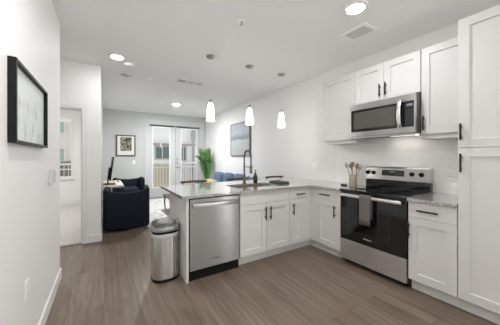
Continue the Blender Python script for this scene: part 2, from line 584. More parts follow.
def patio_door(name, x0, x1, gx0, gx1, gz0=0.30, gz1=2.325):
    bm = BM()
    z0, z1 = 0.032, PZ - 0.034
    y0, y1 = YB + 0.02, YB + 0.065
    bx(bm, (x0, y0, z0), (gx0, y1, z1), 0.003)
    bx(bm, (gx1, y0, z0), (x1, y1, z1), 0.003)
    bx(bm, (gx0, y0, z0), (gx1, y1, gz0), 0.003)
    bx(bm, (gx0, y0, gz1), (gx1, y1, z1), 0.003)
    d = struct(name, bm, DOORP)
    obj('pane', bx(BM(), (gx0, YB + 0.038, gz0), (gx1, YB + 0.046, gz1)), GLASS, d)
    bm = BM()
    w = 0.03
    bx(bm, (gx0, y0 - 0.012, gz0), (gx0 + w, y0 + 0.01, gz1), 0.003)
    bx(bm, (gx1 - w, y0 - 0.012, gz0), (gx1, y0 + 0.01, gz1), 0.003)
    bx(bm, (gx0 + w, y0 - 0.012, gz0), (gx1 - w, y0 + 0.01, gz0 + w), 0.003)
    bx(bm, (gx0 + w, y0 - 0.012, gz1 - w), (gx1 - w, y0 + 0.01, gz1), 0.003)
    obj('glazing_frame', bm, PLASTIC, d)
    obj('shade_rail', bx(BM(), (x0 + 0.03, y0 - 0.045, z1 - 0.045), (x1 - 0.03, y0 - 0.001, z1 - 0.012), 0.004), DARKRAIL, d)
    return d
patio_door('door_1', 1.222, 2.070, 1.33, 1.90)
d2 = patio_door('door_2', 2.080, 2.938, 2.25, 2.83)
bm = BM(); lathe(bm, [(0.026, 0), (0.026, -0.012), (0.012, -0.014), (0.012, -0.05)], (2.14, YB + 0.0195, 0.98), 20, axis='y')
tube(bm, [(2.14, YB - 0.03, 0.98), (2.19, YB - 0.035, 0.98), (2.24, YB - 0.03, 0.978)], 0.009, 10)
obj('lever_handle', bm, NICKEL, d2, True)
bm = BM(); lathe(bm, [(0.028, 0), (0.028, -0.014), (0.010, -0.016), (0.010, -0.03)], (2.14, YB + 0.0195, 1.12), 20, axis='y')
obj('deadbolt', bm, NICKEL, d2, True)
bm = BM(); lathe(bm, [(0.028, 0), (0.028, -0.014), (0.010, -0.016), (0.010, -0.03)], (2.14, YB + 0.0195, 1.25), 20, axis='y')
obj('deadbolt', bm, NICKEL, d2, True)

# ------------------------------------------------------------------ outside
struct('floor_balcony', bx(BM(), (-4, YB + 0.14, -0.14), (5.5, YB + 1.75, -0.02)), CONCRETE)
rail = thing('balcony_railing', 'white metal balcony railing with slim upright bars beyond the patio doors', 'railing', (1.2, YB + 1.6, -0.02))
yr = YB + 1.6
obj('top_rail', bx(BM(), (-4, yr - 0.03, 1.05), (5.5, yr + 0.03, 1.12), 0.006), TRIM, rail)
obj('middle_rail', bx(BM(), (-4, yr - 0.02, 0.90), (5.5, yr + 0.02, 0.94), 0.004), TRIM, rail)
obj('bottom_rail', bx(BM(), (-4, yr - 0.02, 0.06), (5.5, yr + 0.02, 0.10), 0.004), TRIM, rail)
me = None
for k in range(62):
    x = -2.6 + k * 0.115
    if me is None:
        b0 = obj('baluster', bx(BM(), (x - 0.009, yr - 0.009, 0.10), (x + 0.009, yr + 0.009, 1.05)), TRIM, rail)
        me = b0
    else:
        b = me.copy(); C.objects.link(b); b.parent = rail
        b.location = (me.location.x + k * 0.115, 0, 0)
for x in (-4, 5.5):
    obj('post', bx(BM(), (x - 0.04, yr - 0.04, -0.02), (x + 0.04, yr + 0.04, 1.12)), TRIM, rail)

nb = thing('neighbouring_building', 'pale apartment building with lap siding seen across the balcony', 'building', (2, 13.6, -4))
YN = 13.6
obj('siding_wall', bx(BM(), (0.6, YN, -4), (12, YN + 0.3, 5.0)), SIDING, nb)
obj('stucco_wall', bx(BM(), (-9, YN - 0.05, -4), (0.599, YN + 0.3, 5.0)), STUCCOB, nb)
obj('lower_wall', bx(BM(), (1.4, YN - 0.12, -4), (3.45, YN - 0.001, 0.92)), STUCCO, nb)
obj('lower_wall', bx(BM(), (3.451, YN - 0.12, -4), (9, YN - 0.001, 1.0)), STUCCOP, nb)
obj('lower_wall', bx(BM(), (-9, YN - 0.12, -4), (0.5, YN - 0.051, 1.12)), EXTBROWN, nb)
obj('belt_trim', bx(BM(), (0.6, YN - 0.14, 2.02), (12, YN - 0.0005, 2.10)), EXTTRIM, nb)
def nwin(x0, x1, z0, z1, y, gm, fm):
    bm = BM(); w = 0.07
    bx(bm, (x0 - w, y - 0.06, z0 - w), (x0, y, z1 + w)); bx(bm, (x1, y - 0.06, z0 - w), (x1 + w, y, z1 + w))
    bx(bm, (x0, y - 0.06, z1), (x1, y, z1 + w)); bx(bm, (x0, y - 0.06, z0 - w), (x1, y, z0))
    bx(bm, ((x0 + x1) / 2 - 0.03, y - 0.05, z0), ((x0 + x1) / 2 + 0.03, y, z1))
    f = obj('window', bm, fm, nb)
    obj('pane', bx(BM(), (x0, y - 0.03, z0), (x1, y - 0.012, z1)), gm, f)
nwin(2.42, 3.12, 1.25, 1.92, YN, EXTGLASS, EXTFRAME)
nwin(2.42, 3.12, 3.2, 4.5, YN, EXTGLASS, TRIM)
nwin(3.80, 4.08, 1.15, 1.90, YN, EXTGLASS, EXTFRAME)
nwin(5.2, 5.9, 2.5, 4.2, YN, EXTGLASS, TRIM)
nwin(-2.5, -1.55, 2.45, 2.95, YN - 0.05, GREENGLASS, STUCCOB)
nwin(-2.5, -1.55, 1.15, 1.70, YN - 0.05, GREENGLASS, STUCCOB)
bm = BM()
bx(bm, (4.38, YN - 0.30, 2.30), (4.62, YN - 0.141, 2.92), 0.03)
bx(bm, (4.44, YN - 0.27, -3.9), (4.56, YN - 0.145, 2.30), 0.01)
obj('downspout', bm, EXTGREY, nb)

# ------------------------------------------------------------------ fronts: map (along, out, up) to world
Yf, Xf, Xu = 2.374, 2.545, 2.843
FP = lambda a, d, z: (a, Yf - d, z)       # peninsula front, looks towards -Y
FR = lambda a, d, z: (Xf - d, a, z)       # range run front, looks towards -X
FU = lambda a, d, z: (Xu - d, a, z)       # wall cabinets
def fbx(bm, F, a0, d0, z0, a1, d1, z1, bev=0.0, seg=1):
    return bx(bm, F(a0, d0, z0), F(a1, d1, z1), bev, seg)

def shaker(F, a0, z0, a1, z1, rail=0.072, t=0.02):
    bm = BM()
    a0, a1 = min(a0, a1), max(a0, a1)
    def rect(ins, d):
        return [F(a0 + ins, d, z0 + ins), F(a1 - ins, d, z0 + ins), F(a1 - ins, d, z1 - ins), F(a0 + ins, d, z1 - ins)]
    rings(bm, [rect(0, -t), rect(0, -0.0015), rect(0.0015, 0), rect(rail, 0), rect(rail + 0.004, -0.013)])
    return bm

def pull(F, a, z, length, vertical, parent, d=0.0):
    bm = BM()
    h = length / 2
    o_ = 0.032
    ends = ((a, z - h), (a, z + h)) if vertical else ((a - h, z), (a + h, z))
    cyl(bm, F(ends[0][0], d + o_, ends[0][1]), F(ends[1][0], d + o_, ends[1][1]), 0.0078, 12)
    for s in (-0.62, 0.62):
        pa, pz = (a, z + s * h) if vertical else (a + s * h, z)
        cyl(bm, F(pa, d - 0.001, pz), F(pa, d + o_, pz), 0.006, 10)
    return obj('handle', bm, BLACK, parent, True)

G = 0.0018
def cabinet(name, label, F, a0, a1, z0, z1, depth, doors=(), drawers=(), toe=True, group=None, cat='cabinet', body_top=None, toe_to=None):
    lo = F((a0 + a1) / 2, -depth / 2, 0 if toe else z0)
    t = thing(name, label, cat, lo, group)
    bm = BM()
    fbx(bm, F, a0, -depth, z0, a1, -0.0205, body_top or z1)
    if body_top:
        fbx(bm, F, a0, -0.06, body_top, a1, -0.0205, z1)
        fbx(bm, F, a0, -depth, body_top, a1, -depth + 0.02, z1)
    obj('body', bm, CABIN if False else CAB, t)
    for (b0, y0, b1, y1, ha, hz, hl) in doors:
        d = obj('door', shaker(F, b0 + G, y0 + G, b1 - G, y1 - G), CAB, t)
        if ha is not None: pull(F, ha, hz, hl, True, d)
    for (b0, y0, b1, y1, ha, hz, hl) in drawers:
        bm = BM(); fbx(bm, F, b0 + G, -0.02, y0 + G, b1 - G, 0, y1 - G, 0.0015)
        d = obj('drawer_front' if ha is None else 'drawer', bm, CAB, t)
        if ha is not None: pull(F, ha, hz, hl, False, d)
    if toe:
        bm = BM(); fbx(bm, F, a0, -depth, 0, toe_to or a1, -0.075, z0 - 0.0005)
        obj('toe_kick', bm, CAB, t)
    return t

CZ = 0.884   # underside of the counter
cabinet('sink_base_cabinet', 'wide white two-door sink cabinet with plain top panel, right of the dishwasher', FP, 1.364, 2.142, 0.115, CZ, 0.62,
        doors=[(1.364, 0.115, 1.752, 0.735, 1.727, 0.607, 0.165), (1.752, 0.115, 2.142, 0.735, 1.80, 0.607, 0.165)],
        drawers=[(1.364, 0.735, 2.142, CZ, None, 0, 0)], body_top=0.66)
t = cabinet('base_cabinet', 'narrow white one-door one-drawer cabinet at the inner corner of the peninsula', FP, 2.144, 2.548, 0.115, CZ, 0.62,
        doors=[(2.144, 0.115, 2.455, 0.732, 2.196, 0.604, 0.155)],
        drawers=[(2.144, 0.732, 2.455, CZ, 2.327, 0.80, 0.155)], toe_to=2.6195)
bm = BM(); fbx(bm, FP, 2.456, -0.02, 0.115, 2.5545, -0.010, CZ); obj('filler_panel', bm, CAB, t)
t = cabinet('base_cabinet', 'white one-door one-drawer base cabinet directly left of the range', FR, 1.867, 2.375, 0.115, CZ, 0.62,
        doors=[(1.867, 0.115, 2.263, 0.738, 1.945, 0.608, 0.155)],
        drawers=[(1.867, 0.738, 2.263, CZ, 2.10, 0.808, 0.165)], toe_to=2.449)
bm = BM(); fbx(bm, FR, 2.264, -0.02, 0.115, 2.3835, -0.010, CZ); obj('filler_panel', bm, CAB, t)
cabinet('base_cabinet', 'white one-door one-drawer base cabinet between the range and the tall pantry', FR, 0.719, 1.095, 0.115, CZ, 0.62,
        doors=[(0.719, 0.115, 1.095, 0.730, 1.082, 0.602, 0.155)],
        drawers=[(0.719, 0.730, 1.095, CZ, 0.927, 0.804, 0.165)])
cabinet('pantry_cabinet', 'tall white two-door pantry cabinet at the right end of the kitchen run', FR, 0.10, 0.716, 0.115, 2.478, 0.62,
        doors=[(0.10, 0.115, 0.716, 1.392, 0.69, 1.265, 0.155), (0.10, 1.392, 0.716, 2.478, 0.69, 1.525, 0.14)])
g = 'white wall cabinets above the counter'
def wallcab(label, a0, a1, z0, doors):
    t = cabinet('wall_cabinet', label, FU, a0, a1, z0, 2.458, 0.324, doors=doors, toe=False, group=g)
    return t
t = wallcab('white one-door wall cabinet left of the microwave, without a visible handle', 1.866, 2.40, 1.553, [(1.866, 1.553, 2.40, 2.458, None, 0, 0)])
bm = BM(); fbx(bm, FU, 1.866, -0.324, 1.508, 2.37, -0.022, 1.5525); obj('light_rail', bm, CAB, t)
t = wallcab('white two-door wall cabinet mounted right above the microwave', 1.104, 1.862, 2.01,
        [(1.104, 2.01, 1.487, 2.458, 1.458, 2.13, 0.15), (1.487, 2.01, 1.862, 2.458, 1.527, 2.125, 0.15)])
t = wallcab('white one-door wall cabinet between the microwave and the tall pantry', 0.719, 1.100, 1.553, [(0.719, 1.553, 1.100, 2.458, 1.071, 1.67, 0.145)])
bm = BM(); fbx(bm, FU, 0.74, -0.324, 1.508, 1.100, -0.022, 1.5525); obj('light_rail', bm, CAB, t)

# peninsula end and back panel
t = thing('peninsula_panel', 'white painted end and back panel closing the peninsula beside the trash can', 'panel', (0.735, 2.75, 0))
obj('end_panel', bx(BM(), (0.722, Yf + 0.004, 0), (0.748, 3.10, CZ), 0.0015), CAB, t)
obj('back_panel', bx(BM(), (0.7485, 3.02, 0), (XR - 0.002, 3.10, CZ), 0.0015), WALL, t)

# ------------------------------------------------------------------ countertops
def slab(cells, xs, ys, z0, z1):
    bm = BM()
    def V(i, j, z): return (xs[i], ys[j], z)
    for (i, j) in cells:
        q = [(i, j), (i + 1, j), (i + 1, j + 1), (i, j + 1)]
        bm.faces.new([bm.verts.new(V(a, b, z1)) for a, b in q])
        bm.faces.new([bm.verts.new(V(a, b, z0)) for a, b in reversed(q)])
        for k, (di, dj) in enumerate(((0, -1), (1, 0), (0, 1), (-1, 0))):
            if (i + di, j + dj) not in cells:
                a, b = q[k], q[(k + 1) % 4]
                bm.faces.new([bm.verts.new(p) for p in (V(*a, z0), V(*b, z0), V(*b, z1), V(*a, z1))])
    bmesh.ops.remove_doubles(bm, verts=bm.verts[:], dist=1e-5)
    return bm
SX0, SX1, SY0, SY1 = 1.45, 2.14, 2.59, 2.96
xs = [0.67, SX0, SX1, 2.515, XR - 0.0005]
ys = [1.866, 2.344, SY0, SY1, 3.42]
cells = {(i, j) for i in range(4) for j in range(1, 4)} - {(1, 2)} | {(3, 0)}
tag(obj('countertop', slab(cells, xs, ys, CZ + 0.0005, CT), GRANITE, bevel=0.002), 'speckled grey granite counter with the sink, covering the L-shaped peninsula', 'countertop', 'granite countertops')
tag(obj('countertop', slab({(0, 0)}, [2.515, XR - 0.0005], [0.7185, 1.096], CZ + 0.0005, CT), GRANITE, bevel=0.002), 'small speckled granite counter piece between the range and the tall pantry', 'countertop', 'granite countertops')

# sink
t = thing('sink', 'stainless undermount sink set into the granite peninsula below the tall tap', 'sink', ((SX0 + SX1) / 2, (SY0 + SY1) / 2, 0.70))
bm = BM()
cx, cy, hx, hy = (SX0 + SX1) / 2, (SY0 + SY1) / 2, (SX1 - SX0) / 2, (SY1 - SY0) / 2
rings(bm, [rrect(cx, cy, hx + 0.003, hy + 0.015, 0.03, CZ - 0.001), rrect(cx, cy, hx - 0.001, hy - 0.001, 0.03, CZ - 0.001), rrect(cx, cy, hx - 0.004, hy - 0.004, 0.03, CT - 0.006),
           rrect(cx, cy, hx - 0.008, hy - 0.008, 0.03, CT - 0.006), rrect(cx, cy, hx - 0.012, hy - 0.012, 0.04, 0.74), rrect(cx, cy, hx - 0.05, hy - 0.05, 0.04, 0.705)], False, True)
obj('bowl', bm, SINKM, t, True)
bm = BM(); lathe(bm, [(0.045, 0.7055), (0.045, 0.709), (0.03, 0.7095), (0.012, 0.707)], (cx, cy, 0), 24)
obj('drain', bm, CHROME, t, True)

# tap
fx, fy = 1.807, 3.02
t = thing('faucet', 'tall bronze spring-neck kitchen faucet standing behind the sink', 'faucet', (fx, fy, CT))
bm = BM(); lathe(bm, [(0.030, CT), (0.030, CT + 0.008), (0.022, CT + 0.014), (0.021, CT + 0.13), (0.016, CT + 0.14), (0.0135, CT + 0.15), (0.0135, CT + 0.30)], (fx, fy, 0), 24)
obj('column', bm, BRONZE, t, True)
bm = BM()
path = [(fx, fy, CT + 0.28), (fx, fy, CT + 0.40)]
R = 0.095
for k in range(1, 17):
    a = PI - k * PI / 16
    path.append((fx, fy - R - R * math.cos(a), CT + 0.405 + R * math.sin(a)))
path += [(fx, fy - 2 * R, CT + 0.36), (fx, fy - 2 * R, CT + 0.28)]
tube(bm, path, 0.0085, 12)
# spring coil round the hose
pl = [Vector(p) for p in path]
coil = []
seglen = [(b - a).length for a, b in zip(pl, pl[1:])]
tot = sum(seglen); n = 620; acc = 0; i = 0
for k in range(n):
    s = k / (n - 1) * tot * 0.999
    while i < len(seglen) - 1 and s > acc + seglen[i]:
        acc += seglen[i]; i += 1
    p = pl[i].lerp(pl[i + 1], min(1, (s - acc) / seglen[i]))
    tdir = (pl[i + 1] - pl[i]).normalized()
    e1 = Vector((1, 0, 0)); e2 = tdir.cross(e1)
    a = k * 2 * PI / 13
    coil.append(p + (e1 * math.cos(a) + e2 * math.sin(a)) * 0.0125)
tube(bm, coil, 0.0028, 5)
obj('spring_hose', bm, BRONZE, t, True)
bm = BM(); lathe(bm, [(0.012, 0), (0.017, -0.02), (0.018, -0.09), (0.021, -0.11), (0.021, -0.125), (0.014, -0.126)], (fx, fy - 2 * R, CT + 0.29), 20)
obj('spray_head', bm, BRONZE, t, True)
bm = BM(); tube(bm, [(fx, fy - 0.01, CT + 0.255), (fx, fy - 2 * R + 0.015, CT + 0.255)], 0.006, 10)
lathe(bm, [(0.021, CT + 0.24), (0.024, CT + 0.245), (0.024, CT + 0.265), (0.021, CT + 0.27)], (fx, fy - 2 * R, 0), 20)
obj('holder_arm', bm, BRONZE, t, True)
bm = BM(); tube(bm, [(fx + 0.018, fy, CT + 0.075), (fx + 0.045, fy, CT + 0.08), (fx + 0.085, fy - 0.01, CT + 0.115)], [0.013, 0.012, 0.007], 12)
obj('lever', bm, BRONZE, t, True)

# soap bottle
sx, sy = 1.986, 2.985
t = thing('soap_dispenser', 'dark pump soap bottle standing on the counter right of the faucet', 'soap bottle', (sx, sy, CT))
bm = BM(); lathe(bm, [(0.030, CT), (0.033, CT + 0.006), (0.033, CT + 0.105), (0.026, CT + 0.125), (0.014, CT + 0.135), (0.014, CT + 0.145)], (sx, sy, 0), 24)
obj('bottle', bm, AMBER, t, True)
bm = BM(); lathe(bm, [(0.016, CT + 0.1455), (0.016, CT + 0.16), (0.005, CT + 0.165), (0.005, CT + 0.19), (0.012, CT + 0.192), (0.012, CT + 0.205)], (sx, sy, 0), 16)
tube(bm, [(sx, sy, CT + 0.20), (sx - 0.02, sy - 0.03, CT + 0.20), (sx - 0.025, sy - 0.045, CT + 0.192)], 0.005, 8)
obj('pump', bm, BLACKP, t, True)

# folded dish cloth on the counter
bm = BM()
rs = []
for k, (ins, z) in enumerate(((0.004, 0.001), (0, 0.006), (0, 0.011), (0.004, 0.0155), (0.010, 0.017), (0.004, 0.0185), (0.002, 0.024), (0.006, 0.030), (0.03, 0.034))):
    rs.append([(2.275 + p[0], 2.76 + p[1], CT + z + 0.004 * math.sin(9 * p[0] + 6 * p[1]) * (z > 0.015)) for p in rrect(0, 0, 0.095 - ins, 0.14 - ins, 0.02, 0)])
rings(bm, rs)
tag(obj('dish_cloth', bm, MATCLOTH, None, True), 'dark grey folded dish cloth lying on the counter right of the sink', 'dish cloth')

# ------------------------------------------------------------------ dishwasher
D0, D1 = 0.754, 1.358
t = thing('dishwasher', 'stainless steel built-in dishwasher with bowed bar handle at the peninsula end', 'dishwasher', ((D0 + D1) / 2, 2.65, 0))
obj('body', bx(BM(), (D0, Yf + 0.03, 0.112), (D1, 2.98, CZ - 0.002)), BLACKP, t)
bm = BM(); fbx(bm, FP, D0 + 0.004, -0.028, 0.112, D1 - 0.004, 0.0, 0.868, 0.005, 2)
dd = obj('door', bm, STEEL_V, t)
bm = BM()
zz = 0.805
pts = []
for k in range(21):
    u = k / 20
    pts.append((D0 + 0.03 + u * (D1 - D0 - 0.06), Yf - 0.022 - 0.040 * math.sin(PI * u) ** 0.7, zz))
prof = [(-0.012, -0.020), (0.012, -0.020), (0.016, 0.0), (0.012, 0.020), (-0.012, 0.020), (-0.016, 0)]
rs = []
for p in pts:
    rs.append([(p[0], p[1] + a * 0.6, p[2] + b) for a, b in prof])
rings(bm, rs)
bx(bm, (pts[0][0], Yf - 0.03, zz - 0.019), (pts[0][0] + 0.03, Yf - 0.001, zz + 0.019), 0.003)
bx(bm, (pts[-1][0] - 0.03, Yf - 0.03, zz - 0.019), (pts[-1][0], Yf - 0.001, zz + 0.019), 0.003)
obj('handle', bm, STEEL_BAR, dd, True)
lettering('Whirlpool', 0.022, (1.06, Yf - 0.0008, 0.20), (PI / 2, 0, 0), LETTERD, dd)
obj('kick_plate', bx(BM(), (D0, Yf + 0.03, 0.0), (D1, Yf + 0.06, 0.110)), BLACKP, t)
obj('control_lip', bx(BM(), (D0 + 0.004, Yf + 0.002, 0.870), (D1 - 0.004, Yf + 0.03, CZ - 0.002)), BLACKP, t)

# ------------------------------------------------------------------ range
R0, R1 = 1.101, 1.862
XRF = 2.528
t = thing('range', 'stainless steel electric range with black glass oven door between the base cabinets', 'range', (2.84, (R0 + R1) / 2, 0))
obj('body', bx(BM(), (XRF + 0.035, R0, 0.03), (3.15, R1, 0.895)), BLACKP, t)
bm = BM()
for (x, y) in ((2.62, R0 + 0.05), (2.62, R1 - 0.05), (3.08, R0 + 0.05), (3.08, R1 - 0.05)):
    bm = BM(); lathe(bm, [(0.02, 0), (0.02, 0.03)], (x, y, 0), 14); obj('foot', bm, BLACKP, t)
ck = obj('cooktop', bx(BM(), (XRF - 0.005, R0 - 0.002, 0.8955), (3.10, R1 + 0.002, 0.921), 0.004, 2), BGLASS, t)
BURN = mat('grey_burner_print', (0.10, 0.10, 0.10), 0.2)
for (x, y, r) in ((2.70, R0 + 0.20, 0.105), (2.70, R1 - 0.20, 0.085), (2.93, R0 + 0.20, 0.08), (2.93, R1 - 0.20, 0.10)):
    for rr in (r, r * 0.6):
        bm = BM(); lathe(bm, [(rr, 0.9212), (rr, 0.9214), (rr - 0.003, 0.9214), (rr - 0.003, 0.9212)], (x, y, 0), 40)
        obj('burner_ring', bm, BURN, ck)
# oven door
bm = BM(); bx(bm, (XRF, R0 + 0.004, 0.305), (XRF + 0.034, R1 - 0.004, 0.893), 0.004, 2)
od = obj('oven_door', bm, BGLASS, t)
bm = BM()
bx(bm, (XRF - 0.0012, R0 + 0.16, 0.42), (XRF - 0.0002, R1 - 0.16, 0.425)); bx(bm, (XRF - 0.0012, R0 + 0.16, 0.735), (XRF - 0.0002, R1 - 0.16, 0.74))
bx(bm, (XRF - 0.0012, R0 + 0.16, 0.425), (XRF - 0.0002, R0 + 0.165, 0.735)); bx(bm, (XRF - 0.0012, R1 - 0.165, 0.425), (XRF - 0.0002, R1 - 0.16, 0.735))
obj('window_edge', bm, mat('dark_window_edge', (0.035, 0.035, 0.035), 0.2), od)
lettering('Whirlpool', 0.023, (XRF - 0.0008, 1.505, 0.372), (PI / 2, 0, -PI / 2), LETTER, od)
bm = BM()
bx(bm, (XRF - 0.058, R0 + 0.030, 0.840), (XRF - 0.036, R1 - 0.030, 0.876), 0.006, 2)
for y in (R0 + 0.06, R1 - 0.06):
    bx(bm, (XRF - 0.040, y - 0.015, 0.846), (XRF + 0.001, y + 0.015, 0.870), 0.003)
obj('handle', bm, CHROME, od, True)
bm = BM(); bx(bm, (XRF, R0 + 0.004, 0.058), (XRF + 0.034, R1 - 0.004, 0.300), 0.004, 2)
obj('drawer', bm, STEEL_H, t)
# backguard
bm = BM(); bx(bm, (3.085, R0 + 0.006, 0.921), (3.155, R1 - 0.006, 1.022)); obj('backguard_base', bm, BGLASS, t)
bm = BM()
prof = [(3.06, 1.022), (3.058, 1.03), (3.085, 1.175), (3.095, 1.188), (3.155, 1.188), (3.155, 1.022)]
rings(bm, [[(x, R0 + 0.003, z) for x, z in prof], [(x, R1 - 0.003, z) for x, z in prof]])
bg = obj('backguard', bm, STEEL_H, t)
bg_x = lambda z: 3.058 + (z - 1.03) / 0.145 * 0.027
tilt = math.atan2(0.027, 0.145)
def bgbox(name, y0, y1, z0, z1, th, m, parent):
    bm = BM(); bx(bm, (-th, y0, -(z1 - z0) / 2), (0.0, y1, (z1 - z0) / 2), 0.001)
    zc = (z0 + z1) / 2
    bm.transform(Matrix.Translation((bg_x(zc), 0, zc)) @ Matrix.Rotation(tilt, 4, 'Y'))
    return obj(name, bm, m, parent)
dp = bgbox('display', 1.365, 1.63, 1.078, 1.15, 0.003, BGLASS, bg)
for k in range(10):
    y = 1.39 + k * 0.024
    if 3 < k < 6: continue
    for z in (1.095, 1.125):
        bgbox('key', y - 0.006, y + 0.006, z, z + 0.006, 0.0036, DISPLAY, dp)
bgbox('clock', 1.475, 1.535, 1.115, 1.138, 0.0035, DISPLAY, dp)
for y in (1.82, 1.738, 1.282, 1.185):
    bm = BM()
    lathe(bm, [(0.026, 0), (0.026, -0.006), (0.021, -0.010), (0.019, -0.030), (0.016, -0.032)], (0, 0, 0), 24, axis='x')
    bx(bm, (-0.036, -0.004, -0.018), (-0.028, 0.004, 0.018), 0.001)
    bm.transform(Matrix.Translation((bg_x(1.11), y, 1.11)) @ Matrix.Rotation(tilt, 4, 'Y'))
    obj('knob', bm, BLACKP, bg, True)

# towel over the oven handle
bm = BM()
ty0, ty1 = 1.432, 1.562
xo, xi = XRF - 0.066, XRF - 0.028
prof = [(xo - 0.003, 0.553), (xo - 0.006, 0.62), (xo - 0.002, 0.72), (xo, 0.84), (xo + 0.001, 0.872), (xo + 0.008, 0.883), ((xo + xi) / 2, 0.886), (xi - 0.008, 0.883), (xi, 0.872), (xi + 0.002, 0.80), (xi + 0.004, 0.62)]
nj = 14
def toff(j, k): return 0.0035 * math.sin(j * 1.1 + k * 0.3) * (1 - 0.7 * (2 < k < 9))
outer = [[(x + toff(j, k) * (1 if k < 6 else 0), ty0 + (ty1 - ty0) * j / nj, z) for j in range(nj + 1)] for k, (x, z) in enumerate(prof)]
g_ = [[bm.verts.new(p) for p in row] for row in outer]
for a, b in zip(g_, g_[1:]):
    for j in range(nj): bm.faces.new((a[j], a[j + 1], b[j + 1], b[j]))
o = obj('dish_towel', bm, TOWELM, None, True)
sm = o.modifiers.new('cloth_thickness', 'SOLIDIFY'); sm.thickness = 0.005; sm.offset = 0
tag(o, 'grey terry dish towel hanging over the oven door handle', 'towel')

# ------------------------------------------------------------------ microwave
M0, M1, MZ0, MZ1, MX = 1.105, 1.861, 1.575, 1.985, 2.726
t = thing('microwave', 'stainless steel over-the-range microwave mounted between the wall cabinets', 'microwave', (2.95, (M0 + M1) / 2, MZ0))
obj('body', bx(BM(), (MX + 0.03, M0, MZ0), (3.155, M1, MZ1), 0.003), mat('dark_grey_casing', (0.10, 0.097, 0.092), 0.4), t)
FM = lambda a, d, z: (MX - d, a, z)
# steel front with the glass set in
bm = BM()
fbx(bm, FM, M0, -0.029, MZ1 - 0.075, M1, 0, MZ1, 0.003)
fbx(bm, FM, M0, -0.029, MZ0, M1, 0, MZ0 + 0.062, 0.003)
fbx(bm, FM, M1 - 0.020, -0.029, MZ0 + 0.062, M1, 0, MZ1 - 0.075)
fbx(bm, FM, M0, -0.029, MZ0 + 0.062, M0 + 0.014, 0, MZ1 - 0.075)
obj('front_frame', bm, STEEL_H, t)
bm = BM(); fbx(bm, FM, 1.225, -0.025, MZ0 + 0.0625, M1 - 0.0205, 0.002, MZ1 - 0.0755, 0.002)
dr = obj('door', bm, BGLASS, t)
bm = BM(); fbx(bm, FM, 1.30, 0.002, MZ0 + 0.095, M1 - 0.06, 0.0028, MZ1 - 0.105)
obj('window_screen', bm, mat('grey_window_screen', (0.085, 0.078, 0.07), 0.15), dr)
bm = BM()
rs = []
for k in range(17):
    u = k / 16
    z = MZ0 + 0.055 + u * 0.30
    d = 0.012 + 0.038 * math.sin(PI * u) ** 0.6
    rs.append([FM(1.247 + a, d + b, z) for a, b in ((-0.02, 0), (-0.017, 0.007), (0, 0.011), (0.017, 0.007), (0.02, 0), (0, -0.004))])
rings(bm, rs)
for z in (MZ0 + 0.062, MZ0 + 0.348): fbx(bm, FM, 1.237, -0.001, z - 0.012, 1.257, 0.02, z + 0.012, 0.002)
obj('handle', bm, CHROME, dr, True)
bm = BM(); fbx(bm, FM, M0 + 0.0145, -0.025, MZ0 + 0.0625, 1.2235, 0.002, MZ1 - 0.0755, 0.002)
cp = obj('control_panel', bm, BGLASS, t)
bm = BM(); fbx(bm, FM, 1.130, 0.002, 1.855, 1.188, 0.0026, 1.882); obj('display', bm, DISPLAY, cp)
for r in range(6):
    for k in range(3):
        bm = BM(); a = 1.133 + k * 0.024; z = 1.675 + r * 0.026
        fbx(bm, FM, a, 0.002, z, a + 0.008, 0.0025, z + 0.004)
        obj('key', bm, DISPLAY, cp)
bm = BM(); bx(bm, (3.00, 1.20, MZ0 - 0.003), (3.06, 1.52, MZ0 - 0.0005)); obj('task_light', bm, TASK, t)
bm = BM(); bx(bm, (2.735, M0 + 0.02, MZ0 - 0.026), (2.78, M1 - 0.02, MZ0 - 0.0005), 0.002); obj('vent_strip', bm, STEEL_H, t)

# ------------------------------------------------------------------ utensil crock and utensils
ux, uy = 2.985, 1.985
bm = BM()
lathe(bm, [(0.050, CT + 0.0005), (0.054, CT + 0.006), (0.054, CT + 0.150), (0.050, CT + 0.154), (0.046, CT + 0.150), (0.046, CT + 0.012)], (ux, uy, 0), 28)
tag(obj('utensil_crock', bm, CROCK, None, True), 'taupe cylindrical crock full of wooden utensils beside the range', 'utensil holder')
def utensil(name, label, dx, dy, tx, ty, L, m, kind):
    p0 = Vector((ux + dx, uy + dy, CT + 0.014)); p1 = Vector((ux + tx, uy + ty, CT + L))
    bm = BM()
    ax = (p1 - p0).normalized()
    tube(bm, [p0, p0.lerp(p1, 0.5), p0.lerp(p1, 0.78)], [0.005, 0.006, 0.006], 8)
    # head faces the camera side (-X)
    rs = []
    n_ = 9
    q0 = p0.lerp(p1, 0.74)
    side = ax.cross(Vector((1, 0, 0))).normalized()
    nor = side.cross(ax)
    for k in range(n_ + 1):
        u = k / n_
        c_ = q0.lerp(p1, u)
        w = {'spoon': 0.006 + 0.022 * math.sin(PI * min(1, u * 0.94 + 0.03)) ** 0.7, 'spatula': 0.006 + 0.026 * min(1, u * 2.4) * (1 - 0.12 * (u > 0.9)), 'ladle': 0.005 + 0.030 * math.sin(PI * min(1, u * 0.9 + 0.05)) ** 0.8}[kind]
        bend = 0.008 * math.sin(PI * u) if kind != 'spatula' else 0
        rs.append([c_ + side * w * math.cos(2 * PI * j / 10) + nor * (0.004 * math.sin(2 * PI * j / 10) - bend) for j in range(10)])
    rings(bm, rs)
    tag(obj(name, bm, m, None, True), label, 'utensil', 'utensils in the crock')
utensil('wooden_spoon', 'pale wooden spoon leaning to the left out of the crock', 0.0, 0.018, -0.01, 0.108, 0.325, PALEWOOD, 'spoon')
utensil('wooden_ladle', 'wooden ladle leaning slightly left in the crock, next to the broad spatula', 0.022, 0.008, 0.022, 0.050, 0.315, UTWOOD, 'ladle')
utensil('wooden_spatula', 'broad brown wooden spatula standing upright in the middle of the crock', -0.022, 0.0, -0.022, -0.005, 0.335, UTWOOD, 'spatula')
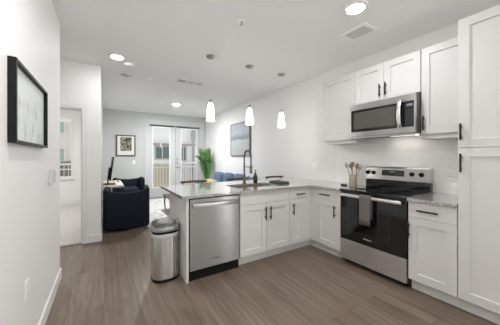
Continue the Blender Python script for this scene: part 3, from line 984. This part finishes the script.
utensil('wooden_spoon', 'brown wooden spoon leaning right in the crock, beside the spatula', 0.015, -0.015, 0.012, -0.062, 0.315, UTWOOD, 'spoon')
utensil('wooden_spoon', 'pale wooden spoon leaning furthest right out of the crock towards the range', -0.005, -0.028, -0.012, -0.125, 0.295, PALEWOOD, 'spoon')
bm = BM()
lathe(bm, [(0.02, CT + 0.0005), (0.032, CT + 0.004), (0.036, CT + 0.016), (0.033, CT + 0.016), (0.028, CT + 0.006)], (2.87, 2.05, 0), 24, sy=1.5)
tag(obj('spoon_rest', bm, BLACKP, None, True), 'small dark oval spoon rest on the counter by the crock', 'spoon rest')

# ------------------------------------------------------------------ trash can
tx, ty = 0.566, 2.660
t = thing('trash_can', 'brushed steel trash can with bag showing, standing by the peninsula end', 'trash can', (tx, ty, 0))
hx, hy = 0.137, 0.143
def can_ring(s, z, tilt_=0.0):
    return [(p[0], p[1], z + tilt_ * (p[1] - ty + 0.5 * (p[0] - tx))) for p in rrect(tx, ty, hx * s, hy * s, 0.105 * s, z, 10)]
bm = BM(); rings(bm, [can_ring(0.97, 0.0), can_ring(1.0, 0.004), can_ring(1.0, 0.03), can_ring(0.985, 0.032)]); obj('base_ring', bm, BLACKP, t, True)
bm = BM(); rings(bm, [can_ring(0.985, 0.032), can_ring(0.985, 0.500)]); obj('body', bm, STEEL_CAN, t, True)
bm = BM()
rs = []
for k, (s, z) in enumerate(((1.000, 0.466), (1.008, 0.470), (1.014, 0.482), (1.006, 0.496), (0.99, 0.504))):
    r = can_ring(s, z)
    if k < 2: r = [(p[0], p[1], p[2] + 0.008 * math.sin(i * 1.7) + 0.005 * math.sin(i * 3.1)) for i, p in enumerate(r)]
    rs.append(r)
rings(bm, rs, False, False); obj('bin_bag', bm, BAG, t, True)
bm = BM(); rings(bm, [can_ring(0.975, 0.5005), can_ring(0.975, 0.533)]); obj('lid_band', bm, BLACKP, t, True)
bm = BM()
rings(bm, [can_ring(1.02, 0.530), can_ring(1.035, 0.535), can_ring(1.04, 0.560, 0.06), can_ring(1.03, 0.582, 0.11), can_ring(1.01, 0.592, 0.13), can_ring(0.97, 0.594, 0.14), can_ring(0.93, 0.588, 0.13)], True, False)
obj('lid', bm, mat('grey_lid_rim', (0.36, 0.36, 0.355), 0.42, 0.7), t, True)
bm = BM(); rings(bm, [can_ring(0.93, 0.588, 0.13), can_ring(0.90, 0.570, 0.10), can_ring(0.80, 0.548, 0.06), can_ring(0.60, 0.540, 0.04)], False, True)
obj('lid_basin', bm, mat('satin_steel_lid', (0.40, 0.40, 0.395), 0.3, 1.0), t, True)

# ------------------------------------------------------------------ wall fittings
def plate(name, label, cat, p, axis, kind, w=0.075, h=0.117, group=None):
    """axis: outward normal"""
    t = thing(name, label, cat, p, group)
    n = Vector(axis); s = Vector((abs(n.y), abs(n.x), 0)); P = Vector(p)
    def b(bm, a0, z0, a1, z1, d0, d1, bev=0.001):
        q0 = P + s * a0 + n * d0; q1 = P + s * a1 + n * d1
        return bx(bm, (q0.x, q0.y, P.z + z0), (q1.x, q1.y, P.z + z1), bev)
    obj('cover_plate', b(BM(), -w / 2, -h / 2, w / 2, h / 2, 0.0002, 0.006, 0.002), PLASTIC, t)
    gangs = max(1, round(w / 0.07))
    for k in range(gangs):
        a = (k - (gangs - 1) / 2) * 0.046
        if kind == 'switch':
            obj('rocker', b(BM(), a - 0.016, -0.033, a + 0.016, 0.033, 0.006, 0.010), PLASTIC, t)
        else:
            for z in (-0.02, 0.02):
                f = obj('socket_face', b(BM(), a - 0.016, z - 0.015, a + 0.016, z + 0.015, 0.006, 0.008), PLASTIC, t)
                bm = BM()
                b(bm, a - 0.008, z - 0.004, a - 0.006, z + 0.006, 0.008, 0.0084, 0); b(bm, a + 0.006, z - 0.004, a + 0.008, z + 0.006, 0.008, 0.0084, 0)
                obj('slot', bm, BLACKP, f)
    return t
plate('wall_outlet', 'white power outlet low on the left wall above the baseboard', 'outlet', (XL, 1.93, 0.50), (1, 0, 0), 'outlet')
plate('light_switch', 'white double light switch on the left wall near the hall opening', 'light switch', (XL, 2.90, 1.14), (1, 0, 0), 'switch', 0.125)
t = thing('thermostat', 'white wall thermostat on the left wall beside the light switch', 'thermostat', (XL, 2.67, 1.085))
obj('housing', bx(BM(), (XL + 0.0002, 2.61, 1.085), (XL + 0.03, 2.73, 1.205), 0.004, 2), mat('light_grey_plastic', (0.60, 0.60, 0.59), 0.4), t)
obj('screen', bx(BM(), (XL + 0.03, 2.635, 1.125), (XL + 0.0308, 2.705, 1.18)), mat('pale_screen', (0.55, 0.56, 0.55), 0.3), t)
plate('light_switch', 'white light switch on the grey back wall under the small framed print', 'light switch', (0.795, YB, 1.16), (0, -1, 0), 'switch')
plate('wall_outlet', 'white outlet on the right wall above the peninsula counter', 'outlet', (XR, 2.86, 1.14), (-1, 0, 0), 'outlet')
plate('wall_outlet', 'white double outlet on the tiled backsplash right of the range', 'outlet', (XR - 0.008, 0.93, 1.12), (-1, 0, 0), 'outlet', 0.12)

# ------------------------------------------------------------------ pictures
def sketch_mat():
    m = mat('pencil_sketch_print', (0.8, 0.8, 0.79), 0.6)
    n = N(m)
    f = n.noise(n.coord((1, 9, 2.2)), 3.0, 5, 0.6)
    a = n.ramp(f, [(0.50, (0.93, 0.93, 0.92)), (0.60, (0.80, 0.80, 0.79)), (0.70, (0.50, 0.50, 0.50))])
    # drawing sits in the lower half of the sheet
    sp = n.new('ShaderNodeSeparateXYZ'); c_ = n.new('ShaderNodeTexCoord'); n.link(c_.outputs['Object'], sp.inputs[0])
    mr = n.new('ShaderNodeMapRange'); mr.inputs['From Min'].default_value = 0.30; mr.inputs['From Max'].default_value = 0.22
    n.link(sp.outputs['Z'], mr.inputs[0])
    n.color(n.mix((0.94, 0.94, 0.93), a, mr.outputs[0]))
    return m
PY0, PY1, PZ0, PZ1 = 1.60, 2.36, 1.385, 1.815
t = thing('framed_print', 'large dark-framed pale sketch hanging on the left wall', 'picture', (XL, (PY0 + PY1) / 2, PZ0))
bm = BM(); w, dpt = 0.016, 0.034
bx(bm, (XL + 0.0005, PY0, PZ0), (XL + dpt, PY0 + w, PZ1), 0.001); bx(bm, (XL + 0.0005, PY1 - w, PZ0), (XL + dpt, PY1, PZ1), 0.001)
bx(bm, (XL + 0.0005, PY0 + w, PZ0), (XL + dpt, PY1 - w, PZ0 + w), 0.001); bx(bm, (XL + 0.0005, PY0 + w, PZ1 - w), (XL + dpt, PY1 - w, PZ1), 0.001)
obj('frame', bm, mat('charcoal_frame', (0.013, 0.012, 0.012), 0.45, spec=0.2), t)
obj('print', bx(BM(), (XL + 0.001, PY0 + w, PZ0 + w), (XL + 0.012, PY1 - w, PZ1 - w)), sketch_mat(), t)
obj('glazing', bx(BM(), (XL + 0.018, PY0 + w, PZ0 + w), (XL + 0.020, PY1 - w, PZ1 - w)), PICGLASS, t)

# small print on the back wall
def block_art():
    m = mat('dark_abstract_print', (0.2, 0.2, 0.17), 0.6)
    n = N(m)
    f = n.noise(n.coord((1, 1, 1)), 14, 5, 0.6)
    n.color(n.ramp(f, [(0.38, (0.02, 0.022, 0.02)), (0.5, (0.14, 0.13, 0.09)), (0.62, (0.42, 0.40, 0.33))]))
    return m
t = thing('framed_print', 'small brown-framed print with dark square image on the grey back wall', 'picture', (0.572, YB, 1.35))
x0, x1, z0, z1 = 0.307, 0.837, 1.35, 2.00
bm = BM(); w = 0.035
bx(bm, (x0, YB - 0.03, z0), (x0 + w, YB - 0.0005, z1), 0.001); bx(bm, (x1 - w, YB - 0.03, z0), (x1, YB - 0.0005, z1), 0.001)
bx(bm, (x0 + w, YB - 0.03, z0), (x1 - w, YB - 0.0005, z0 + w), 0.001); bx(bm, (x0 + w, YB - 0.03, z1 - w), (x1 - w, YB - 0.0005, z1), 0.001)
obj('frame', bm, mat('grey_brown_frame', (0.13, 0.10, 0.08), 0.5), t)
obj('mount', bx(BM(), (x0 + w, YB - 0.012, z0 + w), (x1 - w, YB - 0.001, z1 - w)), mat('mount_board', (0.80, 0.79, 0.77), 0.7), t)
obj('artwork', bx(BM(), (0.42, YB - 0.0135, 1.51), (0.73, YB - 0.012, 1.93)), block_art(), t)

# landscape canvas on the right wall
def landscape():
    m = mat('misty_landscape_canvas', (0.4, 0.42, 0.45), 0.7)
    n = N(m)
    sp = n.new('ShaderNodeSeparateXYZ'); c_ = n.new('ShaderNodeTexCoord'); n.link(c_.outputs['Object'], sp.inputs[0])
    wob = n.noise(n.coord((1, 8, 3)), 1.3, 5, 0.65)
    ad = n.new('ShaderNodeMath', operation='MULTIPLY_ADD'); ad.inputs[1].default_value = 0.16; n.link(wob, ad.inputs[0]); n.link(sp.outputs['Z'], ad.inputs[2])
    mr = n.new('ShaderNodeMapRange'); mr.inputs['From Min'].default_value = 0.0; mr.inputs['From Max'].default_value = 1.08; n.link(ad.outputs[0], mr.inputs[0])
    base = n.ramp(mr.outputs[0], [(0.0, (0.38, 0.40, 0.41)), (0.30, (0.46, 0.48, 0.49)), (0.47, (0.50, 0.52, 0.53)), (0.50, (0.26, 0.285, 0.31)), (0.56, (0.30, 0.33, 0.36)), (0.63, (0.44, 0.47, 0.51)), (1.0, (0.46, 0.49, 0.53))])
    cl = n.noise(n.coord((1, 2, 4)), 2.2, 5, 0.6)
    n.color(n.mix(base, n.ramp(cl, [(0.35, (0.86, 0.865, 0.88)), (0.65, (1.06, 1.06, 1.06))]), 0.8, 'MULTIPLY'))
    return m
t = thing('canvas_picture', 'misty grey landscape picture hanging on the right wall above the sofa', 'picture', (XR, 5.53, 1.357))
obj('canvas', bx(BM(), (XR - 0.032, 4.985, 1.37), (XR - 0.002, 5.995, 2.24)), landscape(), t)
bm = BM(); f0 = XR - 0.045
bx(bm, (f0, 4.965, 1.357), (XR - 0.0005, 4.985, 2.26)); bx(bm, (f0, 5.995, 1.357), (XR - 0.0005, 6.01, 2.26))
bx(bm, (f0, 4.985, 1.357), (XR - 0.0005, 5.995, 1.37)); bx(bm, (f0, 4.985, 2.24), (XR - 0.0005, 5.995, 2.26))
obj('frame', bm, mat('bronze_frame', (0.16, 0.14, 0.12), 0.45), t)

# ------------------------------------------------------------------ ceiling fittings
def led(label, x, y, r=0.078, lens=LED):
    t = thing('ceiling_light', label, 'ceiling light', (x, y, H), 'round disc ceiling lights')
    bm = BM(); lathe(bm, [(r + 0.030, H - 0.0005), (r + 0.028, H - 0.012), (r + 0.006, H - 0.022), (r, H - 0.022), (r, H - 0.012)], (x, y, 0), 40)
    obj('trim_ring', bm, PLASTIC, t, True)
    bm = BM(); lathe(bm, [(r - 0.001, H - 0.0125), (r - 0.002, H - 0.022), (r * 0.7, H - 0.026), (r * 0.3, H - 0.028)], (x, y, 0), 40)
    obj('lens', bm, lens, t, True)
    return t
led('lit round disc light on the ceiling above the range', 2.03, 1.325)
led('lit round disc light on the ceiling by the hall, beside the smoke alarm', 0.156, 3.776, 0.078, LED_HALL)
led('lit round disc light on the ceiling closest to the patio doors', 1.64, 6.32, 0.078, LED_LIVING)
# two unseen fill lights added for brightness, built like the disc fitting
led('unseen disc fill light added on the ceiling beside the left wall picture', 0.10, 1.20)
led('unseen disc fill light added on the bedroom ceiling beyond the hall doorway', -1.5, 6.2, 0.078, BED_FILL)

bm = BM(); lathe(bm, [(0.075, H - 0.0005), (0.075, H - 0.012), (0.068, H - 0.034), (0.045, H - 0.044), (0.02, H - 0.046)], (0.325, 3.985, 0), 32)
tag(obj('smoke_alarm', bm, PLASTIC, None, True), 'white domed smoke alarm on the ceiling right behind the hall light', 'smoke alarm')
bm = BM(); lathe(bm, [(0.085, H - 0.0005), (0.083, H - 0.008), (0.07, H - 0.012), (0.02, H - 0.012)], (0.325, 4.56, 0), 32)
tag(obj('ceiling_cover', bm, mat('grey_cover', (0.52, 0.51, 0.50), 0.6), None, True), 'flat light grey round cover plate on the ceiling behind the smoke alarm', 'cover plate')
bm = BM(); lathe(bm, [(0.075, H - 0.0005), (0.075, H - 0.015), (0.06, H - 0.022), (0.02, H - 0.024)], (0.711, 4.60, 0), 32)
tag(obj('ceiling_sensor', bm, PLASTIC, None, True), 'small white round sensor on the ceiling left of the square air vent', 'sensor')
t = thing('sprinkler', 'white recessed fire sprinkler head on the kitchen ceiling', 'sprinkler', (1.23, 2.113, H))
bm = BM(); lathe(bm, [(0.042, H - 0.0005), (0.040, H - 0.006), (0.026, H - 0.012), (0.022, H - 0.010)], (1.23, 2.113, 0), 28); obj('escutcheon', bm, PLASTIC, t, True)
bm = BM(); lathe(bm, [(0.010, H - 0.011), (0.007, H - 0.03), (0.014, H - 0.034), (0.014, H - 0.037)], (1.23, 2.113, 0), 16); obj('nozzle', bm, NICKEL, t, True)

VENTW = mat('bright_white_vent', (0.97, 0.97, 0.965), 0.4)
# supply vent in the living area: three grille squares
vx, vy = 1.395, 4.335
t = thing('air_vent', 'white three-part supply vent on the ceiling towards the living area', 'air vent', (vx, vy, H), 'ceiling air vents')
bm = BM()
L, W = 0.255, 0.105
xsq = [-L + 0.02, -L / 3 - 0.012, -L / 3 + 0.012, L / 3 - 0.012, L / 3 + 0.012, L - 0.02]
bx(bm, (vx - L, vy - W, H - 0.010), (vx + L, vy - W + 0.022, H - 0.0005), 0.001); bx(bm, (vx - L, vy + W - 0.022, H - 0.010), (vx + L, vy + W, H - 0.0005), 0.001)
for a, b in ((-L, xsq[0]), (xsq[1], xsq[2]), (xsq[3], xsq[4]), (xsq[5], L)):
    bx(bm, (vx + a, vy - W + 0.022, H - 0.010), (vx + b, vy + W - 0.022, H - 0.0005), 0.001)
obj('vent_frame', bm, VENTW, t)
VENT_SHADE = mat('vent_duct_shade', (0.12, 0.12, 0.12), 0.8)  # dark sheet behind the slats stands in for shade inside the duct
VENTM = mat('vent_grey_slats', (0.72, 0.72, 0.71), 0.6)
for q, (a, b) in enumerate(((xsq[0], xsq[1]), (xsq[2], xsq[3]), (xsq[4], xsq[5]))):
    obj('duct_shade_sheet', bx(BM(), (vx + a, vy - W + 0.022, H - 0.0030), (vx + b, vy + W - 0.022, H - 0.0004)), VENT_SHADE, t)
    bm = BM()
    n_ = 5
    for k in range(n_):
        y = vy - W + 0.035 + k * (2 * W - 0.07) / (n_ - 1)
        bx(bm, (vx + a, y - (0.004 if q == 0 else 0.010), H - 0.009), (vx + b, y + (0.004 if q == 0 else 0.010), H - 0.004))
    obj('louvre', bm, VENTM, t)
# return grille in the kitchen
rx0, rx1, ry0, ry1 = 2.345, 2.60, 1.415, 1.73
t = thing('air_vent', 'white rectangular return grille on the kitchen ceiling near the wall cabinets', 'air vent', ((rx0 + rx1) / 2, (ry0 + ry1) / 2, H), 'ceiling air vents')
bm = BM(); w = 0.038
bx(bm, (rx0, ry0, H - 0.012), (rx1, ry0 + w, H - 0.0005), 0.003); bx(bm, (rx0, ry1 - w, H - 0.012), (rx1, ry1, H - 0.0005), 0.003)
bx(bm, (rx0, ry0 + w, H - 0.012), (rx0 + w, ry1 - w, H - 0.0005), 0.003); bx(bm, (rx1 - w, ry0 + w, H - 0.012), (rx1, ry1 - w, H - 0.0005), 0.003)
obj('vent_frame', bm, VENTW, t)
obj('duct_shade_sheet', bx(BM(), (rx0 + w, ry0 + w, H - 0.0030), (rx1 - w, ry1 - w, H - 0.0004)), VENT_SHADE, t)  # flat dark sheet in place of the shaded duct depth
bm = BM()
for k in range(12):
    x = rx0 + w + 0.008 + k * (rx1 - rx0 - 2 * w - 0.016) / 11
    bx(bm, (x - 0.0055, ry0 + w, H - 0.010), (x + 0.0055, ry1 - w, H - 0.005))
obj('louvre', bm, VENTM, t)

# pendants
def pendant(x, y, label):
    t = thing('pendant_lamp', label, 'pendant light', (x, y, H), 'white glass pendants over the peninsula')
    bm = BM(); lathe(bm, [(0.062, H - 0.0005), (0.062, H - 0.012), (0.045, H - 0.028), (0.012, H - 0.034)], (x, y, 0), 28); obj('canopy', bm, NICKEL, t, True)
    bm = BM(); cyl(bm, (x, y, H - 0.034), (x, y, 2.13), 0.0013, 8); obj('cord', bm, mat('clear_grey_cord', (0.75, 0.75, 0.75), 0.4), t)
    bm = BM(); lathe(bm, [(0.006, 2.145), (0.016, 2.135), (0.020, 2.10), (0.026, 2.092), (0.026, 2.085)], (x, y, 0), 24); obj('lamp_holder', bm, NICKEL, t, True)
    bm = BM(); lathe(bm, [(0.024, 2.092), (0.032, 2.07), (0.043, 2.02), (0.051, 1.95), (0.056, 1.88), (0.058, 1.832), (0.054, 1.832), (0.052, 1.90), (0.04, 2.0), (0.025, 2.06)], (x, y, 0), 32)
    obj('glass_shade', bm, SHADE, t, True)
pendant(1.283, 3.08, 'white glass pendant lamp over the dishwasher end of the peninsula')
pendant(1.940, 3.08, 'white glass pendant lamp above the sink, middle of the three')
pendant(2.590, 3.08, 'white glass pendant lamp nearest the right wall over the counter')

# ------------------------------------------------------------------ bar stools behind the peninsula
def stool(label):
    t = thing('bar_stool', label, 'bar stool', (0, 0, 0), 'wooden-backed bar stools behind the peninsula')
    bm = BM(); rings(bm, [rrect(0, 0, 0.19, 0.18, 0.06, 0.635), rrect(0, 0, 0.205, 0.195, 0.07, 0.645), rrect(0, 0, 0.205, 0.195, 0.07, 0.672), rrect(0, 0, 0.18, 0.17, 0.06, 0.684)])
    obj('seat', bm, STOOLWOOD, t, True)
    bm = BM(); rs = []
    for k in range(13):
        a = -1 + k / 6
        y = 0.20 - 0.055 * a * a
        rs.append([(a * 0.215, y + q, z) for q, z in ((-0.012, 0.905), (0.012, 0.905), (0.015, 0.922), (0.011, 0.940), (-0.011, 0.940), (-0.015, 0.922))])
    rings(bm, rs); obj('back_rail', bm, STOOLWOOD, t, True)
    for s in (-1, 1):
        bm = BM(); tube(bm, [(s * 0.15, 0.165, 0.67), (s * 0.165, 0.172, 0.80), (s * 0.17, 0.166, 0.915)], 0.009, 10); obj('back_post', bm, BLACK, t, True)
        for q in (-1, 1):
            bm = BM(); tube(bm, [(s * 0.15, q * 0.14, 0.645), (s * 0.205, q * 0.195, 0.0)], 0.011, 10); obj('leg', bm, BLACK, t, True)
    bm = BM(); pts_ = [(-0.185, -0.175, 0.24), (0.185, -0.175, 0.24), (0.185, 0.175, 0.24), (-0.185, 0.175, 0.24)]
    for a, b in zip(pts_, pts_[1:] + pts_[:1]): cyl(bm, a, b, 0.008, 8)
    obj('footrest', bm, BLACK, t, True)
    return t
s0 = stool('wooden-backed bar stool behind the dishwasher end of the peninsula')
s0.location = (1.22, 3.46, 0)
dup(s0, (2.02, 3.47, 0), 0, 'wooden-backed bar stool behind the sink, in front of the blue sofa')
dup(s0, (2.86, 3.47, 0), 0, 'wooden-backed bar stool against the right wall end of the peninsula')

# ------------------------------------------------------------------ living area
o = obj('rug', bx(BM(), (0.35, 4.70, 0.0008), (2.55, 7.75, 0.010), 0.003), RUG)
tag(o, 'mottled grey and cream rug on the living area floor', 'rug')

def barrel_chair(label):
    t = thing('barrel_armchair', label, 'armchair', (0, 0, 0), 'navy barrel armchairs by the desk')
    # local: back towards -Y, opening towards +Y
    hw, dp_ = 0.388, 0.37
    path = [(hw - 0.02, dp_), (hw, dp_ - 0.06), (hw, 0.0), (hw - 0.01, -0.15)]
    for k in range(1, 12):
        a = -k / 12 * PI
        path.append(((hw - 0.01) * math.copysign(abs(math.cos(a)) ** 0.5, math.cos(a)), -0.15 - 0.17 * abs(math.sin(a)) ** 0.5))
    path += [(-hw + 0.01, -0.15), (-hw, 0.0), (-hw, dp_ - 0.06), (-hw + 0.02, dp_)]
    bm = BM(); rs = []
    n_ = len(path)
    for i, (x, y) in enumerate(path):
        a = Vector(path[max(0, i - 1)]); b = Vector(path[min(n_ - 1, i + 1)])
        tg = (b - a).normalized(); inn = Vector((tg.y, -tg.x))
        if inn.dot(Vector((-x, 0.05 - y))) < 0: inn = -inn
        th = 0.10
        u = i / (n_ - 1)
        top = 0.672 + 0.062 * min(1.0, abs(x) / 0.37) ** 2 - 0.02 * (i in (0, n_ - 1))
        sec = [(0.012, 0.035), (0, 0.06), (0, top - 0.03), (0.012, top - 0.008), (0.04, top), (0.07, top - 0.004), (0.092, top - 0.02), (th, top - 0.045), (th, 0.06), (0.09, 0.035)]
        rs.append([(x + inn.x * q, y + inn.y * q, z) for q, z in sec])
    rings(bm, rs); obj('shell', bm, NAVY, t, True)
    bm = BM()
    rings(bm, [rrect(0, 0.03, 0.265, 0.30, 0.10, 0.30), rrect(0, 0.03, 0.272, 0.31, 0.10, 0.33), rrect(0, 0.03, 0.272, 0.315, 0.10, 0.42), rrect(0, 0.03, 0.262, 0.305, 0.10, 0.455), rrect(0, 0.03, 0.22, 0.26, 0.10, 0.472)])
    obj('seat_cushion', bm, NAVYSEAT, t, True)
    bm = BM(); rings(bm, [rrect(0, 0.03, 0.27, 0.29, 0.1, 0.05), rrect(0, 0.03, 0.27, 0.29, 0.1, 0.298)]); obj('seat_base', bm, NAVY, t, True)
    bm = BM(); lathe(bm, [(0.26, 0.0), (0.26, 0.018), (0.22, 0.02), (0.22, 0.0345)], (0, 0, 0), 32); obj('swivel_base', bm, BLACKP, t, True)
    return t
c0 = barrel_chair('navy barrel armchair seen from behind, just past the hall corner')
c0.location = (0.372, 4.955, 0.0105); c0.rotation_euler = (0, 0, math.radians(-4))
dup(c0, (0.585, 7.25, 0.012), PI - 0.06, 'navy barrel armchair facing the room below the small framed print')

# console desk along the living wall
dx0, dx1, dy0, dy1, dz = XH + 0.018, 0.355, 5.42, 6.83, 0.725
t = thing('console_desk', 'narrow light-oak topped desk against the wall between the navy armchairs', 'desk', ((dx0 + dx1) / 2, (dy0 + dy1) / 2, 0))
obj('desk_top', bx(BM(), (dx0, dy0, dz - 0.03), (dx1, dy1, dz), 0.003), DESKWOOD, t)
for (x, y) in ((dx0 + 0.03, dy0 + 0.03), (dx1 - 0.03, dy0 + 0.03), (dx0 + 0.03, dy1 - 0.03), (dx1 - 0.03, dy1 - 0.03)):
    obj('leg', bx(BM(), (x - 0.015, y - 0.015, 0), (x + 0.015, y + 0.015, dz - 0.0305)), BLACK, t)
obj('apron', bx(BM(), (dx0 + 0.02, dy0 + 0.046, dz - 0.07), (dx0 + 0.04, dy1 - 0.046, dz - 0.0305)), BLACK, t)
mx_ = 0.105
def lean(bm):
    bm.transform(Matrix.Translation((mx_, 0, dz + 0.1)) @ Matrix.Rotation(math.radians(7), 4, 'Y') @ Matrix.Translation((-mx_, 0, -dz - 0.1)))
    return bm
t = thing('monitor', 'black flat screen standing edge-on on the narrow desk', 'monitor', (mx_, 5.92, dz))
obj('screen', lean(bx(BM(), (mx_ - 0.010, 5.58, dz + 0.10), (mx_ + 0.016, 6.28, dz + 0.60), 0.004, 2)), BLACKP, t)
obj('panel_back', lean(bx(BM(), (mx_ - 0.045, 5.66, dz + 0.12), (mx_ - 0.0105, 6.20, dz + 0.36), 0.010, 2)), BLACKP, t)
obj('stand_neck', bx(BM(), (mx_ - 0.045, 5.88, dz + 0.012), (mx_ - 0.02, 5.96, dz + 0.1195), 0.003), BLACK, t)
obj('stand_foot', bx(BM(), (mx_ - 0.09, 5.78, dz + 0.0005), (mx_ + 0.09, 6.06, dz + 0.0115), 0.003), BLACK, t)
o = obj('paper_stack', bx(BM(), (0.215, 5.52, dz + 0.0005), (0.345, 6.45, dz + 0.022), 0.002), mat('white_paper', (0.84, 0.84, 0.83), 0.7))
tag(o, 'flat white stack of paper on the narrow desk in front of the monitor', 'papers')
o = obj('remote_control', bx(BM(), (0.255, 6.05, dz + 0.0225), (0.295, 6.22, dz + 0.038), 0.005, 2), BLACKP)
tag(o, 'small black remote control lying on the white papers', 'remote')

# sofa along the right wall
def cushion(bm, c, hx_, hy_, hz_, p=0.35):
    """plump pillow: thickness along x"""
    n_ = 12
    rs = []
    for i in range(n_ + 1):
        a = -1 + 2 * i / n_
        ring = []
        for k in range(24):
            th = 2 * PI * k / 24
            cy_, cz_ = math.cos(th), math.sin(th)
            sq = (abs(cy_) ** 4 + abs(cz_) ** 4) ** (-1 / 4)
            s = (1 - abs(a) ** 3.2) ** 0.5 if abs(a) < 1 else 0.0
            s = 0.62 + 0.38 * s if abs(a) < 1 else 0.55
            ring.append((c[0] + a * hx_, c[1] + cy_ * sq * hy_ * s, c[2] + cz_ * sq * hz_ * s))
        rs.append(ring)
    return rings(bm, rs)
t = thing('sofa', 'blue sofa standing along the right wall behind the peninsula', 'sofa', (2.7, 5.35, 0.0))
SY_0, SY_1 = 4.05, 6.60
obj('seat_base', bx(BM(), (2.26, SY_0 + 0.17, 0.10), (2.94, SY_1 - 0.17, 0.29), 0.02, 2), SOFAFAB, t, True)
for k in range(3):
    a = SY_0 + 0.17 + k * (SY_1 - SY_0 - 0.34) / 3
    b = a + (SY_1 - SY_0 - 0.34) / 3
    obj('seat_cushion', bx(BM(), (2.24, a + 0.004, 0.2905), (2.93, b - 0.004, 0.44), 0.035, 3), SOFAFAB, t, True)
obj('backrest', bx(BM(), (2.945, SY_0 + 0.17, 0.10), (3.145, SY_1 - 0.17, 0.80), 0.05, 3), SOFAFAB, t, True)
for y in (SY_0, SY_1 - 0.165):
    obj('arm', bx(BM(), (2.26, y, 0.10), (3.145, y + 0.165, 0.60), 0.04, 3), SOFAFAB, t, True)
for (x, y) in ((2.33, SY_0 + 0.08), (3.08, SY_0 + 0.08), (2.33, SY_1 - 0.08), (3.08, SY_1 - 0.08)):
    z_ = 0.012 if x < 2.55 else 0.0
    bm = BM(); tube(bm, [(x, y, z_ + 0.0005), (x, y, 0.0995)], [0.016, 0.024], 14); obj('leg', bm, DARKWOOD, t, True)
for (yc, lab, zt, hw_, m_) in ((6.14, 'blue back cushion at the plant end of the sofa', 0.89, 0.262, BLUE),
                       (5.555, 'blue sofa back cushion under the landscape picture, second from the plant', 0.90, 0.255, BLUE),
                       (4.97, 'blue sofa back cushion partly behind the faucet', 0.905, 0.265, BLUE),
                       (4.455, 'blue sofa back cushion nearest the kitchen, right of the faucet', 0.86, 0.22, BLUE)):
    bm = BM(); h = (zt - 0.442) / 2
    cushion(bm, (0, 0, 0), 0.085, hw_, h)
    bm.transform(Matrix.Translation((2.825, yc, 0.445 + h)) @ Matrix.Rotation(math.radians(6), 4, 'Y'))
    tag(obj('back_cushion', bm, m_, None, True), lab, 'cushion', 'blue cushions along the sofa back')
bm = BM(); cushion(bm, (0, 0, 0), 0.07, 0.24, 0.125)
bm.transform(Matrix.Translation((2.52, 6.05, 0.575)) @ Matrix.Rotation(math.radians(24), 4, 'Z') @ Matrix.Rotation(math.radians(14), 4, 'Y'))
tag(obj('throw_pillow', bm, TAN, None, True), 'tan throw pillow on the sofa in front of the blue cushions', 'pillow')

# coffee table on the rug
t = thing('coffee_table', 'low dark wood coffee table on the rug, mostly hidden by the peninsula', 'coffee table', (1.6, 5.6, 0.012))
bm = BM(); bx(bm, (1.25, 5.18, 0.35), (1.95, 6.1, 0.385), 0.006, 2); obj('table_top', bm, DARKWOOD, t)
for (x, y, sx_, sy_) in ((1.30, 5.24, -1, -1), (1.90, 5.24, 1, -1), (1.30, 6.04, -1, 1), (1.90, 6.04, 1, 1)):
    bm = BM(); tube(bm, [(x, y, 0.3495), (x + 0.015 * sx_, y, 0.2), (x - 0.005 * sx_, y, 0.0125)], [0.024, 0.017, 0.013], 12); obj('leg', bm, DARKWOOD, t, True)

# palm
px_, py_ = 2.90, 7.25
t = thing('potted_palm', 'tall green potted palm in the corner between patio door and sofa', 'potted plant', (px_, py_, 0.0))
bm = BM(); lathe(bm, [(0.13, 0.0), (0.15, 0.01), (0.175, 0.18), (0.165, 0.34), (0.172, 0.36), (0.16, 0.36), (0.155, 0.30)], (px_, py_, 0), 32, True, True); obj('basket', bm, BASKET, t, True)
bm = BM(); lathe(bm, [(0.153, 0.301), (0.153, 0.335), (0.06, 0.345)], (px_, py_, 0), 24); obj('soil', bm, SOIL, t, True)
def frond(ang, length, lift, h0):
    bm = BM()
    d = Vector((math.cos(ang), math.sin(ang), 0))
    base = Vector((px_ + d.x * 0.03, py_ + d.y * 0.03, 0.335))
    pts_ = []
    n_ = 14
    for k in range(n_ + 1):
        u = k / n_
        out = length * (0.42 if d.x < 0.2 else 0.10) * u ** 1.9 * (1.1 - lift)
        up = h0 * (u - (0.16 + 0.22 * (1 - lift)) * u ** 3.2)
        pts_.append(base + d * out + Vector((0, 0, up)))
    tube(bm, pts_, [0.009 * (1 - 0.8 * k / n_) for k in range(n_ + 1)], 6)
    side = Vector((-d.y, d.x, 0))
    for k in range(4, n_ + 1):
        for q in (0, 0.33, 0.67):
            kk = min(n_ - 1e-3, k - 1 + q); i = int(kk); p = pts_[i].lerp(pts_[i + 1], kk - i)
            tg = (pts_[i + 1] - pts_[i]).normalized()
            u = kk / n_
            ll = (0.22 if d.x < 0.2 else 0.11) * math.sin(PI * min(1, (u - 0.18) / 0.9)) ** 0.6 + 0.05
            for s in (-1, 1):
                ld = (side * s * 0.8 + tg * 0.75).normalized()
                wv = ld.cross(side.cross(tg)).normalized() * 0.011
                a = bm.verts.new(p); b = bm.verts.new(p + ld * ll * 0.4 + wv - Vector((0, 0, 0.006))); c2 = bm.verts.new(p + ld * ll - Vector((0, 0, 0.10 * ll / 0.27)))
                e = bm.verts.new(p + ld * ll * 0.4 - wv - Vector((0, 0, 0.006))); m2 = bm.verts.new(p + ld * ll * 0.45 + Vector((0, 0, 0.008)))
                bm.faces.new((a, b, m2)); bm.faces.new((b, c2, m2)); bm.faces.new((a, m2, e)); bm.faces.new((m2, c2, e))
    obj('frond', bm, LEAF, t)
for k in range(20):
    frond(k * 2.399 + 0.4, random.uniform(0.75, 1.05), random.uniform(0.35, 0.85), random.uniform(1.0, 1.72))
